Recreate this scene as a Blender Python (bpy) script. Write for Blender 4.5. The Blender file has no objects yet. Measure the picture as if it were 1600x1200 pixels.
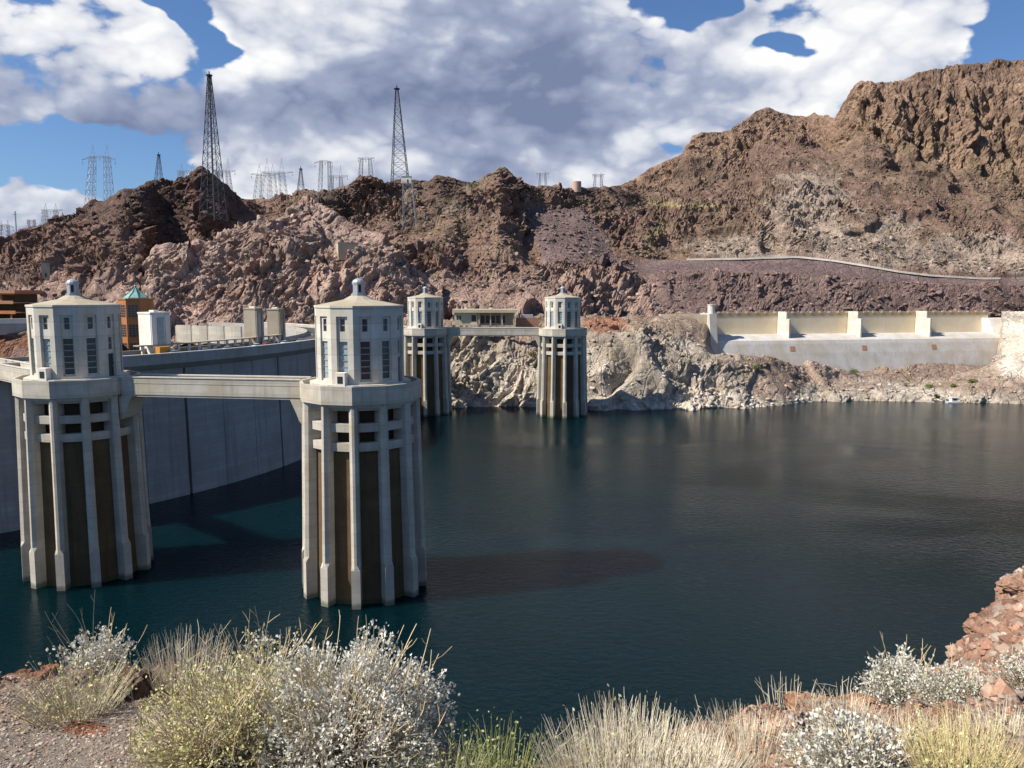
import bpy, bmesh, math, random
import numpy as np
from mathutils import Vector, Matrix

random.seed(7)
rng = np.random.default_rng(7)
scene = bpy.context.scene
COL = scene.collection

# ------------------------------------------------------------------ camera
F = 1250.0                      # focal length in pixels of a 1600 px wide frame
TH = math.atan(144 / F)         # camera tilted down
CAMZ = 63.5                     # eye height above the water
cam_d = bpy.data.cameras.new("camera")
cam_d.sensor_width = 36.0
cam_d.lens = 36.0 * F / 1600.0
cam_d.clip_start = 0.1
cam_d.clip_end = 20000.0
cam = bpy.data.objects.new("camera", cam_d)
cam.location = (0, 0, CAMZ)
cam.rotation_euler = (math.radians(90) - TH, 0, 0)
COL.objects.link(cam)
scene.camera = cam

# ------------------------------------------------------------------ light
SUN_AZ = -75.0                  # 0 = behind the camera (-Y), negative = left
SUN_EL = 45.0
sun_d = bpy.data.lights.new("sun", 'SUN')
sun_d.energy = 5.0
sun_d.angle = math.radians(0.5)
sun_d.color = (1.0, 0.93, 0.82)
sun = bpy.data.objects.new("sun", sun_d)
sa, se = math.radians(SUN_AZ), math.radians(SUN_EL)
to_sun = Vector((math.sin(sa) * math.cos(se), -math.cos(sa) * math.cos(se), math.sin(se)))
sun.rotation_euler = to_sun.to_track_quat('Z', 'Y').to_euler()
COL.objects.link(sun)

scene.view_settings.view_transform = 'Standard'
scene.view_settings.look = 'None'
scene.view_settings.exposure = 0.65
scene.view_settings.gamma = 1.0
scene.view_settings.use_curve_mapping = False
scene.cycles.max_bounces = 6
scene.cycles.diffuse_bounces = 2
scene.cycles.glossy_bounces = 3
scene.cycles.caustics_reflective = False
scene.cycles.caustics_refractive = False


def pix_dir(px, py):
    cx = (px - 800) / F
    cy = (600 - py) / F
    d = Vector((cx, math.cos(TH) + cy * math.sin(TH), -math.sin(TH) + cy * math.cos(TH)))
    return d.normalized()


def U(px, py, Y):
    """world point seen at photo pixel (px, py) standing at world distance Y"""
    cx = (px - 800) / F
    cy = (600 - py) / F
    s = Y / (math.cos(TH) + cy * math.sin(TH))
    return Vector((cx * s, Y, CAMZ + (-math.sin(TH) + cy * math.cos(TH)) * s))


def UZ(px, py, z=0.0):
    cx = (px - 800) / F
    cy = (600 - py) / F
    s = (z - CAMZ) / (-math.sin(TH) + cy * math.cos(TH))
    return Vector((cx * s, (math.cos(TH) + cy * math.sin(TH)) * s, z))


# ------------------------------------------------------------------ world: sky with cumulus
world = bpy.data.worlds.new("World")
scene.world = world
world.use_nodes = True
wt = world.node_tree
wt.nodes.clear()


class G:
    """small helper for building node graphs"""
    def __init__(self, tree):
        self.t = tree

    def n(self, kind, **kw):
        nd = self.t.nodes.new(kind)
        for k, v in kw.items():
            setattr(nd, k, v)
        return nd

    def put(self, sock, v):
        if isinstance(v, bpy.types.NodeSocket):
            self.t.links.new(v, sock)
        else:
            sock.default_value = v

    def m(self, op, a, b=0.0, c=0.0, clamp=False):
        nd = self.n('ShaderNodeMath', operation=op, use_clamp=clamp)
        self.put(nd.inputs[0], a)
        self.put(nd.inputs[1], b)
        self.put(nd.inputs[2], c)
        return nd.outputs[0]

    def v(self, op, a, b=(0, 0, 0), c=(0, 0, 0)):
        nd = self.n('ShaderNodeVectorMath', operation=op)
        self.put(nd.inputs[0], a)
        self.put(nd.inputs[1], b)
        if op == 'MULTIPLY_ADD':
            self.put(nd.inputs[2], c)
        return nd.outputs['Value'] if op in ('LENGTH', 'DOT_PRODUCT', 'DISTANCE') else nd.outputs[0]

    def noise(self, vec, scale, detail=5, rough=0.55, dist=0.0):
        nd = self.n('ShaderNodeTexNoise')
        self.put(nd.inputs['Vector'], vec)
        nd.inputs['Scale'].default_value = scale
        nd.inputs['Detail'].default_value = detail
        nd.inputs['Roughness'].default_value = rough
        nd.inputs['Distortion'].default_value = dist
        return nd.outputs['Fac'], nd.outputs['Color']

    def ss(self, x, a, b, lo=0.0, hi=1.0, mode='SMOOTHSTEP'):
        nd = self.n('ShaderNodeMapRange', interpolation_type=mode)
        self.put(nd.inputs['Value'], x)
        nd.inputs['From Min'].default_value = a
        nd.inputs['From Max'].default_value = b
        nd.inputs['To Min'].default_value = lo
        nd.inputs['To Max'].default_value = hi
        return nd.outputs['Result']

    def mix(self, f, a, b, blend='MIX'):
        nd = self.n('ShaderNodeMix', data_type='RGBA', blend_type=blend)
        self.put(nd.inputs[0], f)
        self.put(nd.inputs[6], a)
        self.put(nd.inputs[7], b)
        return nd.outputs[2]


def build_sky():
    g = G(wt)
    sky = g.n('ShaderNodeTexSky', sky_type='NISHITA')
    sky.sun_disc = False
    sky.sun_elevation = se
    # compass bearing of the sun, clockwise from +Y
    sky.sun_rotation = math.atan2(to_sun.x, to_sun.y)
    sky.air_density = 1.0
    sky.dust_density = 0.4
    sky.ozone_density = 2.0
    tc = g.n('ShaderNodeTexCoord')
    d = tc.outputs['Generated']
    sep = g.n('ShaderNodeSeparateXYZ')
    g.put(sep.inputs[0], d)
    az = g.m('ARCTAN2', sep.outputs[0], sep.outputs[1])
    el = g.m('ARCSINE', sep.outputs[2])
    comb = g.n('ShaderNodeCombineXYZ')
    g.put(comb.inputs[0], az)
    g.put(comb.inputs[1], el)
    ae = comb.outputs[0]
    # squashed direction so that clouds lie flat
    flat = g.v('MULTIPLY', d, (1.0, 1.0, 1.7))
    _, wcol = g.noise(flat, 8.0, 3, 0.6)
    warp = g.v('SUBTRACT', wcol, (0.5, 0.5, 0.5))
    ASP = 1.8
    aw = g.v('MULTIPLY_ADD', warp, (0.13, 0.13, 0.0), g.v('MULTIPLY', ae, (1.0, ASP, 0.0)))

    def blob_sum(start, items):
        acc = start
        for (px, py, rx, w) in items:
            v = pix_dir(px, py)
            dist = g.v('DISTANCE', aw, (math.atan2(v.x, v.y), math.asin(v.z) * ASP, 0))
            acc = g.m('ADD', g.ss(dist, 0.0, rx / F, w, 0.0), acc)
        return acc

    def field(vec, det):
        n1, _ = g.noise(vec, 3.4, 3, 0.5)
        n3, _ = g.noise(vec, 11.0, det, 0.62)
        return g.m('MULTIPLY_ADD', n3, 0.80, n1), n3

    n1s, _ = g.noise(g.v('MULTIPLY', flat, (1.0, 1.0, 1.6)), 5.5, 3, 0.5)
    f1, n3 = field(flat, 6)
    f2, _ = field(g.v('ADD', flat, (-0.016, 0.0, 0.028)), 4)
    vo = g.n('ShaderNodeTexVoronoi', feature='F1')
    g.put(vo.inputs['Vector'], g.v('MULTIPLY_ADD', warp, (0.10, 0.10, 0.10), flat))
    vo.inputs['Scale'].default_value = 19.0
    vo.inputs['Detail'].default_value = 1.0
    puff = g.m('SUBTRACT', 0.45, vo.outputs['Distance'])
    cov0 = g.m('MULTIPLY_ADD', puff, 0.36, g.m('SUBTRACT', f1, 0.45))
    cov = blob_sum(cov0, [
        (800, 60, 1900, 0.42),
        # blue gaps
        (288, -5, 70, -0.80), (315, 38, 62, -0.80), (348, 82, 58, -0.80), (-10, 258, 150, -0.85), (120, 266, 115, -0.75), (235, 262, 85, -0.6),
        (1045, -5, 115, -0.75), (1120, 8, 95, -0.7), (1236, 70, 44, -0.95), (1620, 45, 110, -0.95),
        (1050, 245, 30, -0.2), (118, 195, 60, -0.4),
        # cloud bodies
        (120, 60, 240, 0.25), (700, 110, 420, 0.35), (480, 250, 220, 0.30), (800, 250, 250, 0.30),
        (1140, 130, 160, 0.30), (1390, 95, 200, 0.25), (115, 303, 70, 0.55), (10, 335, 150, 0.75), (1175, 35, 60, 0.6),
    ])
    alpha = g.ss(cov, 0.50, 0.66)
    # light on the clouds: brighter where the density falls off towards the sun
    lit = g.m('MULTIPLY_ADD', g.m('SUBTRACT', f1, f2), 1.0, g.m('MULTIPLY', puff, 0.75))
    core = g.ss(cov, 0.62, 1.35)
    br0 = g.m('ADD', g.m('MULTIPLY_ADD', core, -0.34, 0.90), lit)
    br0 = g.m('MULTIPLY_ADD', n3, 0.35, g.m('SUBTRACT', br0, 0.17))
    br0 = g.m('MULTIPLY_ADD', n1s, 0.9, g.m('SUBTRACT', br0, 0.45))
    br = blob_sum(br0, [
        (700, 140, 300, -0.30), (880, 120, 240, -0.32), (560, 168, 200, -0.40), (40, 185, 170, -0.62), (430, 185, 150, -0.48),
        (270, 182, 190, -0.58), (960, 180, 190, -0.36), (1120, 160, 130, -0.36), (180, 205, 130, -0.25),
        (720, 285, 220, -0.34), (560, 290, 140, -0.16), (900, 225, 120, -0.15),
        (400, 95, 130, 0.46), (235, 100, 100, 0.40), (250, 30, 110, 0.25), (40, 60, 130, 0.15), (420, 235, 110, 0.40), (560, 225, 120, 0.34),
        (690, 225, 110, 0.30), (800, 210, 90, 0.40), (930, 258, 90, 0.30), (1190, 90, 110, 0.40), (1330, 70, 170, 0.28), (1480, 80, 130, 0.36),
        (560, 15, 200, 0.16), (110, 180, 70, 0.35), (1290, 150, 90, 0.25),
    ])
    ramp = g.n('ShaderNodeValToRGB')
    cr = ramp.color_ramp
    cr.elements[0].position = 0.0
    cr.elements[0].color = (0.20, 0.25, 0.40, 1)
    cr.elements[1].position = 1.0
    cr.elements[1].color = (1.02, 1.02, 1.02, 1)
    e = cr.elements.new(0.45)
    e.color = (0.40, 0.455, 0.61, 1)
    e = cr.elements.new(0.74)
    e.color = (0.76, 0.79, 0.86, 1)
    g.put(ramp.inputs[0], g.ss(br, -0.24, 1.0, mode='LINEAR'))
    cloud = g.v('SCALE', ramp.outputs[0])
    cloud.node.inputs['Scale'].default_value = 10.0      # scaled back by the background strength below
    skyc = g.mix(1.0, sky.outputs[0], (0.68, 0.88, 1.18, 1), 'MULTIPLY')
    above = g.ss(el, -0.02, 0.03)
    col = g.mix(g.m('MULTIPLY', alpha, above), skyc, cloud)
    bg = g.n('ShaderNodeBackground')
    g.put(bg.inputs[0], col)
    bg.inputs[1].default_value = 0.062
    world.cycles.sampling_method = 'MANUAL'
    world.cycles.sample_map_resolution = 512
    out = g.n('ShaderNodeOutputWorld')
    wt.links.new(bg.outputs[0], out.inputs[0])


build_sky()

# ------------------------------------------------------------------ naming helpers


def tag(o, label=None, cat=None, group=None, kind=None):
    if label:
        o["label"] = label
    if cat:
        o["category"] = cat
    if group:
        o["group"] = group
    if kind:
        o["kind"] = kind
    return o


def empty(name, loc=(0, 0, 0), rz=0.0):
    o = bpy.data.objects.new(name, None)
    o.location = loc
    o.rotation_euler = (0, 0, rz)
    COL.objects.link(o)
    return o


def copy_tree(o, parent=None):
    c = o.copy()
    COL.objects.link(c)
    if parent is not None:
        c.parent = parent
    for ch in list(o.children):
        copy_tree(ch, c)
    return c


# ------------------------------------------------------------------ materials


def new_mat(name):
    m = bpy.data.materials.new(name)
    m.use_nodes = True
    t = m.node_tree
    b = t.nodes['Principled BSDF']
    return m, G(t), b


def bump(g, b, height, strength=0.5, dist=0.1):
    nd = g.n('ShaderNodeBump')
    nd.inputs['Strength'].default_value = strength
    nd.inputs['Distance'].default_value = dist
    g.put(nd.inputs['Height'], height)
    g.t.links.new(nd.outputs[0], b.inputs['Normal'])


def concrete(name, col, dark=0.72, streak=0.5, lift=0.0, scale=1.0, rough=0.85, bumpd=0.05, tint=(0.92, 0.85, 0.72), waterline_green=False):
    """weathered concrete: blotches, vertical run stains and, if wanted, faint pour lines"""
    m, g, b = new_mat(name)
    pos = g.n('ShaderNodeNewGeometry').outputs['Position']
    n1, _ = g.noise(pos, 0.22 * scale, 6, 0.6)
    n2, _ = g.noise(g.v('MULTIPLY', pos, (1, 1, 0.06)), 1.1 * scale, 5, 0.6)
    n3, _ = g.noise(pos, 3.2 * scale, 4, 0.6)
    c = g.mix(g.ss(n1, 0.3, 0.72), (*col, 1), tuple(x * (0.5 + dark / 2) * t for x, t in zip(col, tint)) + (1,))
    c = g.mix(g.m('MULTIPLY', g.ss(n2, 0.48, 0.72), streak), c, tuple(x * dark * 0.8 for x in col) + (1,))
    c = g.mix(g.m('MULTIPLY', g.ss(n3, 0.35, 0.8), 0.22), c, tuple(x * 0.7 for x in col) + (1,))
    h = n3
    if lift:
        sp = g.n('ShaderNodeSeparateXYZ')
        g.put(sp.inputs[0], pos)
        zz = g.m('MULTIPLY_ADD', n1, 0.12, g.m('DIVIDE', sp.outputs[2], lift))
        fr = g.m('FRACT', zz)
        line = g.ss(g.m('ABSOLUTE', g.m('SUBTRACT', fr, 0.5)), 0.0, 0.09, 1.0, 0.0)
        c = g.mix(g.m('MULTIPLY', line, 0.38), c, tuple(x * 0.5 for x in col) + (1,))
        cell = g.n('ShaderNodeTexWhiteNoise', noise_dimensions='1D')
        g.put(cell.inputs['W'], g.m('FLOOR', g.m('ADD', zz, 0.5)))
        c = g.mix(0.35, c, g.mix(g.m('MULTIPLY', cell.outputs[0], 1.0), c, tuple(x * 0.6 for x in col) + (1,)))
    if waterline_green:      # dark green waterline stain, with the water's green reflection painted in
        sp2 = g.n('ShaderNodeSeparateXYZ')
        g.put(sp2.inputs[0], pos)
        zz2 = g.m('MULTIPLY_ADD', n2, -1.6, sp2.outputs[2])
        c = g.mix(g.ss(zz2, 0.7, -0.3, 0.0, 0.85), c, (0.055, 0.075, 0.03, 1))
        zz3 = g.m('MULTIPLY_ADD', n2, -5.0, sp2.outputs[2])
        c = g.mix(g.ss(zz3, 7.0, 3.0, 0.0, 0.25), c, tuple(x * 0.55 for x in col) + (1,))
    g.put(b.inputs['Base Color'], c)
    b.inputs['Roughness'].default_value = rough
    b.inputs['Specular IOR Level'].default_value = 0.25
    bump(g, b, h, 0.4, bumpd)
    return m


def plain(name, col, rough=0.6, metal=0.0, var=0.15, scale=1.5, spec=0.4):
    m, g, b = new_mat(name)
    pos = g.n('ShaderNodeNewGeometry').outputs['Position']
    n1, _ = g.noise(pos, scale, 5, 0.6)
    c = g.mix(g.ss(n1, 0.3, 0.75), (*col, 1), tuple(x * (1 - var) for x in col) + (1,))
    g.put(b.inputs['Base Color'], c)
    b.inputs['Roughness'].default_value = rough
    b.inputs['Metallic'].default_value = metal
    b.inputs['Specular IOR Level'].default_value = spec
    return m


def attr_mat(name, rough=0.9, cracks=None, nscale=(0.05, 0.35, 2.0), bumps=((0.25, 1.0, 1.2), (1.2, 0.8, 0.5)), var=0.5, spec=0.1,
             translucent=0.0):
    """colour from the mesh's own rock/leaf colours, broken up by noise"""
    m, g, b = new_mat(name)
    pos = g.n('ShaderNodeNewGeometry').outputs['Position']
    at = g.n('ShaderNodeAttribute', attribute_name='tone')
    c = at.outputs['Color']
    for i, s in enumerate(nscale):
        n, _ = g.noise(pos, s, 6, 0.62)
        f = g.ss(n, 0.28, 0.72, 1.0 + var * 0.55, 1.0 - var * 0.75, 'LINEAR')
        sc = g.v('SCALE', c)
        g.put(sc.node.inputs['Scale'], f)
        c = sc
    g.put(b.inputs['Base Color'], c)
    b.inputs['Roughness'].default_value = rough
    b.inputs['Specular IOR Level'].default_value = spec
    if bumps:
        h = None
        for (s, w, dd) in bumps:
            n, _ = g.noise(pos, s, 8, 0.68, 0.4)
            x = g.m('MULTIPLY', n, w)
            h = x if h is None else g.m('ADD', h, x)
        for (s, w) in (cracks or ()):
            _, wc = g.noise(pos, s * 0.8, 3, 0.6)
            vo = g.n('ShaderNodeTexVoronoi', feature='DISTANCE_TO_EDGE')
            g.put(vo.inputs['Vector'], g.v('MULTIPLY_ADD', wc, (2.2, 2.2, 2.2), g.v('MULTIPLY', pos, (1.0, 1.0, 0.55))))
            vo.inputs['Scale'].default_value = s
            h = g.m('MULTIPLY_ADD', g.ss(vo.outputs['Distance'], 0.0, 0.09), w, h)
        bump(g, b, h, 1.0, bumps[0][2])
    if translucent:
        tr = g.n('ShaderNodeBsdfTranslucent')
        g.put(tr.inputs[0], c)
        mx = g.n('ShaderNodeMixShader')
        mx.inputs[0].default_value = translucent
        g.t.links.new(b.outputs[0], mx.inputs[1])
        g.t.links.new(tr.outputs[0], mx.inputs[2])
        g.t.links.new(mx.outputs[0], g.t.nodes['Material Output'].inputs[0])
    return m


M = {}
M['tower'] = concrete('pale tower concrete', (0.56, 0.525, 0.455), 0.68, 0.6, 2.4, 1.0, waterline_green=True)
M['cabin'] = concrete('pale cabin concrete', (0.66, 0.63, 0.565), 0.74, 0.5, 3.1, 1.2)
M['shaft'] = concrete('stained shaft concrete', (0.155, 0.104, 0.054), 0.5, 0.6, 1.9, 1.0, tint=(0.85, 0.8, 0.75), waterline_green=True)
M['core'] = concrete('shade-dark inner concrete', (0.10, 0.072, 0.045), 0.6, 0.5)  # dark tone stands in for the shade inside open interiors
M['dam'] = concrete('dam concrete', (0.40, 0.38, 0.36), 0.60, 0.7, 1.55, 0.5, tint=(0.95, 0.93, 0.9))
M['parapet'] = concrete('dam parapet concrete', (0.42, 0.40, 0.375), 0.75, 0.4, 0, 0.6)
M['white'] = concrete('bleached white concrete', (0.80, 0.775, 0.72), 0.87, 0.25, 0, 0.6)
M['spill'] = concrete('spillway concrete', (0.55, 0.53, 0.505), 0.78, 0.5, 0, 0.5)
M['spillwall'] = concrete('cream spillway wall', (0.92, 0.77, 0.54), 0.92, 0.25, 0, 0.7, tint=(0.97, 0.94, 0.88))
M['spillcap'] = concrete('tan stained wall head', (0.62, 0.45, 0.27), 0.8, 0.4, 0, 0.7)
M['tan'] = concrete('tan concrete', (0.46, 0.40, 0.32), 0.75, 0.4, 0, 0.8)
M['roof'] = concrete('tan tower roof', (0.40, 0.36, 0.28), 0.75, 0.2, 0, 1.0)
M['lantern'] = plain('grey lantern paint', (0.36, 0.38, 0.41), 0.5, 0.2)
M['glass'] = plain('window glass', (0.035, 0.05, 0.065), 0.12, 0, 0.3, 0.5, 0.6)
M['palepane'] = plain('pale window pane', (0.33, 0.42, 0.45), 0.25, 0, 0.35, 0.8, 0.5)
M['bar'] = plain('grey glazing bar', (0.30, 0.31, 0.31), 0.5)
M['door'] = plain('dark blue door paint', (0.025, 0.03, 0.055), 0.5)
M['asphalt'] = plain('asphalt', (0.06, 0.06, 0.06), 0.9)
M['steel'] = plain('galvanised steel', (0.34, 0.35, 0.37), 0.5, 0.5)
M['darksteel'] = plain('dark weathered steel', (0.045, 0.05, 0.065), 0.7, 0.0)
M['palesteel'] = plain('pale steel', (0.55, 0.56, 0.57), 0.5, 0.1)
M['orange'] = concrete('terracotta render', (0.43, 0.185, 0.08), 0.8, 0.25, 0, 1.2, tint=(0.95, 0.9, 0.85))
M['brown'] = concrete('brown garage concrete', (0.40, 0.215, 0.135), 0.8, 0.3, 0, 1.0, tint=(0.95, 0.9, 0.85))
M['copper'] = plain('green copper', (0.22, 0.40, 0.36), 0.55, 0.0, 0.35, 1.0)
M['cream'] = concrete('cream wall', (0.60, 0.55, 0.40), 0.85, 0.15)
M['black'] = plain('shaded opening', (0.02, 0.02, 0.02), 0.8)
M['gravelroad'] = plain('pale dirt road', (0.80, 0.73, 0.63), 0.95, 0, 0.25, 0.3)
M['rock'] = attr_mat('desert rock', var=0.55, cracks=((0.13, 0.5), (0.42, 0.28)), bumps=((0.7, 0.45, 0.95), (2.6, 0.5, 0.5)))
M['boulder'] = attr_mat('loose boulders', nscale=(0.3, 1.5), bumps=((1.5, 1.0, 0.4),), var=0.45)
M['fgrock'] = attr_mat('near rock', nscale=(0.9, 5.0, 28.0), bumps=((6.0, 1.0, 0.05), (30.0, 0.5, 0.05)), var=0.5)
M['gravel'] = attr_mat('gravel stones', nscale=(2.0, 40.0), bumps=None, var=0.35)
M['leaf'] = attr_mat('leaves', rough=0.75, nscale=(14.0,), bumps=None, var=0.3, translucent=0.25)
M['stem'] = attr_mat('dry stems', rough=0.85, nscale=(20.0,), bumps=None, var=0.3)
M['tyre'] = plain('tyre rubber', (0.02, 0.02, 0.02), 0.8)


def water_mat():
    m, g, b = new_mat('lake water')
    pos = g.n('ShaderNodeNewGeometry').outputs['Position']
    b.inputs['Base Color'].default_value = (0.0008, 0.0092, 0.0125, 1)
    b.inputs['Specular IOR Level'].default_value = 0.15
    b.inputs['Specular Tint'].default_value = (0.42, 0.82, 1.0, 1)
    # light scattered in the water body: shadows on it have soft edges
    b.subsurface_method = 'BURLEY'
    b.inputs['Subsurface Weight'].default_value = 1.0
    b.inputs['Subsurface Radius'].default_value = (5.0, 8.0, 9.0)
    b.inputs['Subsurface Scale'].default_value = 1.0
    b.inputs['Roughness'].default_value = 0.06
    b.inputs['IOR'].default_value = 1.333
    p2 = g.v('MULTIPLY', pos, (1.0, 1.35, 1.0))
    w1, _ = g.noise(p2, 0.55, 4, 0.6, 0.6)
    w2, _ = g.noise(p2, 1.9, 3, 0.6, 0.4)
    big, _ = g.noise(g.v('MULTIPLY', pos, (0.6, 1.0, 1.0)), 0.012, 3, 0.55, 0.6)
    amp = g.ss(big, 0.36, 0.62, 0.30, 1.0)
    h = g.m('MULTIPLY', g.m('MULTIPLY_ADD', w2, 0.22, w1), amp)
    bump(g, b, h, 1.0, 0.26)
    return m


M['water'] = water_mat()

# ------------------------------------------------------------------ mesh helpers


def np_mesh(name, V, faces, mat, parent=None, tone=None, smooth=False):
    me = bpy.data.meshes.new(name)
    V = np.asarray(V, dtype=np.float32)
    faces = np.asarray(faces, dtype=np.int32)
    k = faces.shape[1]
    me.vertices.add(len(V))
    me.vertices.foreach_set('co', V.ravel())
    me.loops.add(faces.size)
    me.loops.foreach_set('vertex_index', faces.ravel())
    me.polygons.add(len(faces))
    me.polygons.foreach_set('loop_start', np.arange(0, faces.size, k, dtype=np.int32))
    me.polygons.foreach_set('loop_total', np.full(len(faces), k, dtype=np.int32))
    me.update(calc_edges=True)
    me.polygons.foreach_set('use_smooth', np.full(len(faces), smooth, dtype=bool))
    if tone is not None:
        a = me.attributes.new('tone', 'FLOAT_COLOR', 'POINT')
        t4 = np.ones((len(V), 4), dtype=np.float32)
        t4[:, :3] = tone
        a.data.foreach_set('color', t4.ravel())
    me.materials.append(mat)
    o = bpy.data.objects.new(name, me)
    COL.objects.link(o)
    if parent is not None:
        o.parent = parent
    return o


class MB:
    def __init__(self):
        self.v = []
        self.f = []

    def poly(self, pts):
        i = len(self.v)
        self.v += [tuple(p) for p in pts]
        self.f.append(tuple(range(i, i + len(pts))))

    def box(self, x0, x1, y0, y1, z0, z1, mtx=None):
        c = [(x0, y0, z0), (x1, y0, z0), (x1, y1, z0), (x0, y1, z0), (x0, y0, z1), (x1, y0, z1), (x1, y1, z1), (x0, y1, z1)]
        if mtx is not None:
            c = [tuple(mtx @ Vector(p)) for p in c]
        i = len(self.v)
        self.v += c
        for q in ((0, 3, 2, 1), (4, 5, 6, 7), (0, 1, 5, 4), (1, 2, 6, 5), (2, 3, 7, 6), (3, 0, 4, 7)):
            self.f.append(tuple(i + k for k in q))
        return self

    def prism(self, lo, hi):
        """closed solid between two polygons with equal vertex counts"""
        n = len(lo)
        i = len(self.v)
        self.v += [tuple(p) for p in lo] + [tuple(p) for p in hi]
        self.f.append(tuple(i + k for k in reversed(range(n))))
        self.f.append(tuple(i + n + k for k in range(n)))
        for k in range(n):
            j = (k + 1) % n
            self.f.append((i + k, i + j, i + n + j, i + n + k))
        return self

    def ring(self, lo_o, lo_i, hi_o, hi_i):
        n = len(lo_o)
        i = len(self.v)
        self.v += [tuple(p) for p in (*lo_o, *lo_i, *hi_o, *hi_i)]
        for k in range(n):
            j = (k + 1) % n
            self.f.append((i + k, i + j, i + 2 * n + j, i + 2 * n + k))
            self.f.append((i + n + j, i + n + k, i + 3 * n + k, i + 3 * n + j))
            self.f.append((i + 2 * n + k, i + 2 * n + j, i + 3 * n + j, i + 3 * n + k))
            self.f.append((i + j, i + k, i + n + k, i + n + j))
        return self

    def bar(self, a, b, w, h=None):
        a, b = Vector(a), Vector(b)
        d = b - a
        L = d.length
        if L < 1e-6:
            return self
        q = d.to_track_quat('X', 'Z').to_matrix().to_4x4()
        mt = Matrix.Translation(a) @ q
        h = h or w
        return self.box(0, L, -w / 2, w / 2, -h / 2, h / 2, mt)

    def cyl(self, c, r0, r1, z0, z1, n=12):
        lo = [(c[0] + r0 * math.cos(2 * math.pi * k / n), c[1] + r0 * math.sin(2 * math.pi * k / n), z0) for k in range(n)]
        hi = [(c[0] + r1 * math.cos(2 * math.pi * k / n), c[1] + r1 * math.sin(2 * math.pi * k / n), z1) for k in range(n)]
        return self.prism(lo, hi)

    def build(self, name, mat, parent=None, loc=None, rz=0.0):
        me = bpy.data.meshes.new(name)
        me.from_pydata(self.v, [], self.f)
        me.update()
        me.materials.append(mat)
        o = bpy.data.objects.new(name, me)
        COL.objects.link(o)
        if parent is not None:
            o.parent = parent
        if loc is not None:
            o.location = loc
        o.rotation_euler = (0, 0, rz)
        return o


def fix_normals(o):
    bm = bmesh.new()
    bm.from_mesh(o.data)
    bmesh.ops.recalc_face_normals(bm, faces=bm.faces)
    bm.to_mesh(o.data)
    bm.free()
    return o


# ------------------------------------------------------------------ numpy noise


def h3(ix, iy, iz, seed):
    with np.errstate(over='ignore'):
        h = (ix.astype(np.uint32) * np.uint32(374761393) + iy.astype(np.uint32) * np.uint32(668265263)
             + iz.astype(np.uint32) * np.uint32(2147483647) + np.uint32((seed * 974711 + 12345) & 0xffffffff))
        h = (h ^ (h >> np.uint32(13))) * np.uint32(1274126177)
        h = (h ^ (h >> np.uint32(16))) * np.uint32(2246822519)
        h = h ^ (h >> np.uint32(15))
    return h.astype(np.float64) / 4294967296.0


def vnoise(p, seed=0):
    i = np.floor(p).astype(np.int64)
    f = p - i
    u = f * f * f * (f * (f * 6 - 15) + 10)
    r = 0
    for dx in (0, 1):
        wx = u[:, 0] if dx else 1 - u[:, 0]
        for dy in (0, 1):
            wy = u[:, 1] if dy else 1 - u[:, 1]
            for dz in (0, 1):
                wz = u[:, 2] if dz else 1 - u[:, 2]
                r = r + wx * wy * wz * h3(i[:, 0] + dx, i[:, 1] + dy, i[:, 2] + dz, seed)
    return r * 2 - 1


def fbm(p, octv=4, seed=0, gain=0.5, ridged=False):
    a, s, r = 1.0, 1.0, 0
    for k in range(octv):
        n = vnoise(p * s, seed + k * 17)
        if ridged:
            n = 1 - 2 * np.abs(n)
        r = r + a * n
        a *= gain
        s *= 2.03
    return r


def facets(p, seed=0, tilt=0.8, soft=75.0):
    """blocky rock: every Voronoi cell is a tilted plane at its own height"""
    i = np.floor(p).astype(np.int64)
    best = np.zeros(len(p))
    out = np.zeros(len(p))
    for dx in (-1, 0, 1):
        for dy in (-1, 0, 1):
            for dz in (-1, 0, 1):
                jx, jy, jz = i[:, 0] + dx, i[:, 1] + dy, i[:, 2] + dz
                c = np.stack([jx + h3(jx, jy, jz, seed), jy + h3(jx, jy, jz, seed + 1), jz + h3(jx, jy, jz, seed + 2)], 1)
                d = p - c
                dd = (d * d).sum(1)
                val = (h3(jx, jy, jz, seed + 3) * 2 - 1) + tilt * (
                    d[:, 0] * (h3(jx, jy, jz, seed + 4) * 2 - 1) + d[:, 1] * (h3(jx, jy, jz, seed + 5) * 2 - 1)
                    + d[:, 2] * (h3(jx, jy, jz, seed + 6) * 2 - 1)) * 2.6 - 0.30 * dd
                w = np.exp(-soft * dd)
                best += w
                out += w * val
    return out / (best + 1e-12)


# ------------------------------------------------------------------ terrain


def smooth1(a, k, axis):
    if k < 1:
        return a
    for _ in range(k):
        b = a.copy()
        sl = [slice(None)] * a.ndim
        lo, hi, mid = list(sl), list(sl), list(sl)
        lo[axis], hi[axis], mid[axis] = slice(0, -2), slice(2, None), slice(1, -1)
        b[tuple(mid)] = 0.25 * a[tuple(lo)] + 0.5 * a[tuple(mid)] + 0.25 * a[tuple(hi)]
        a = b
    return a


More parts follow.
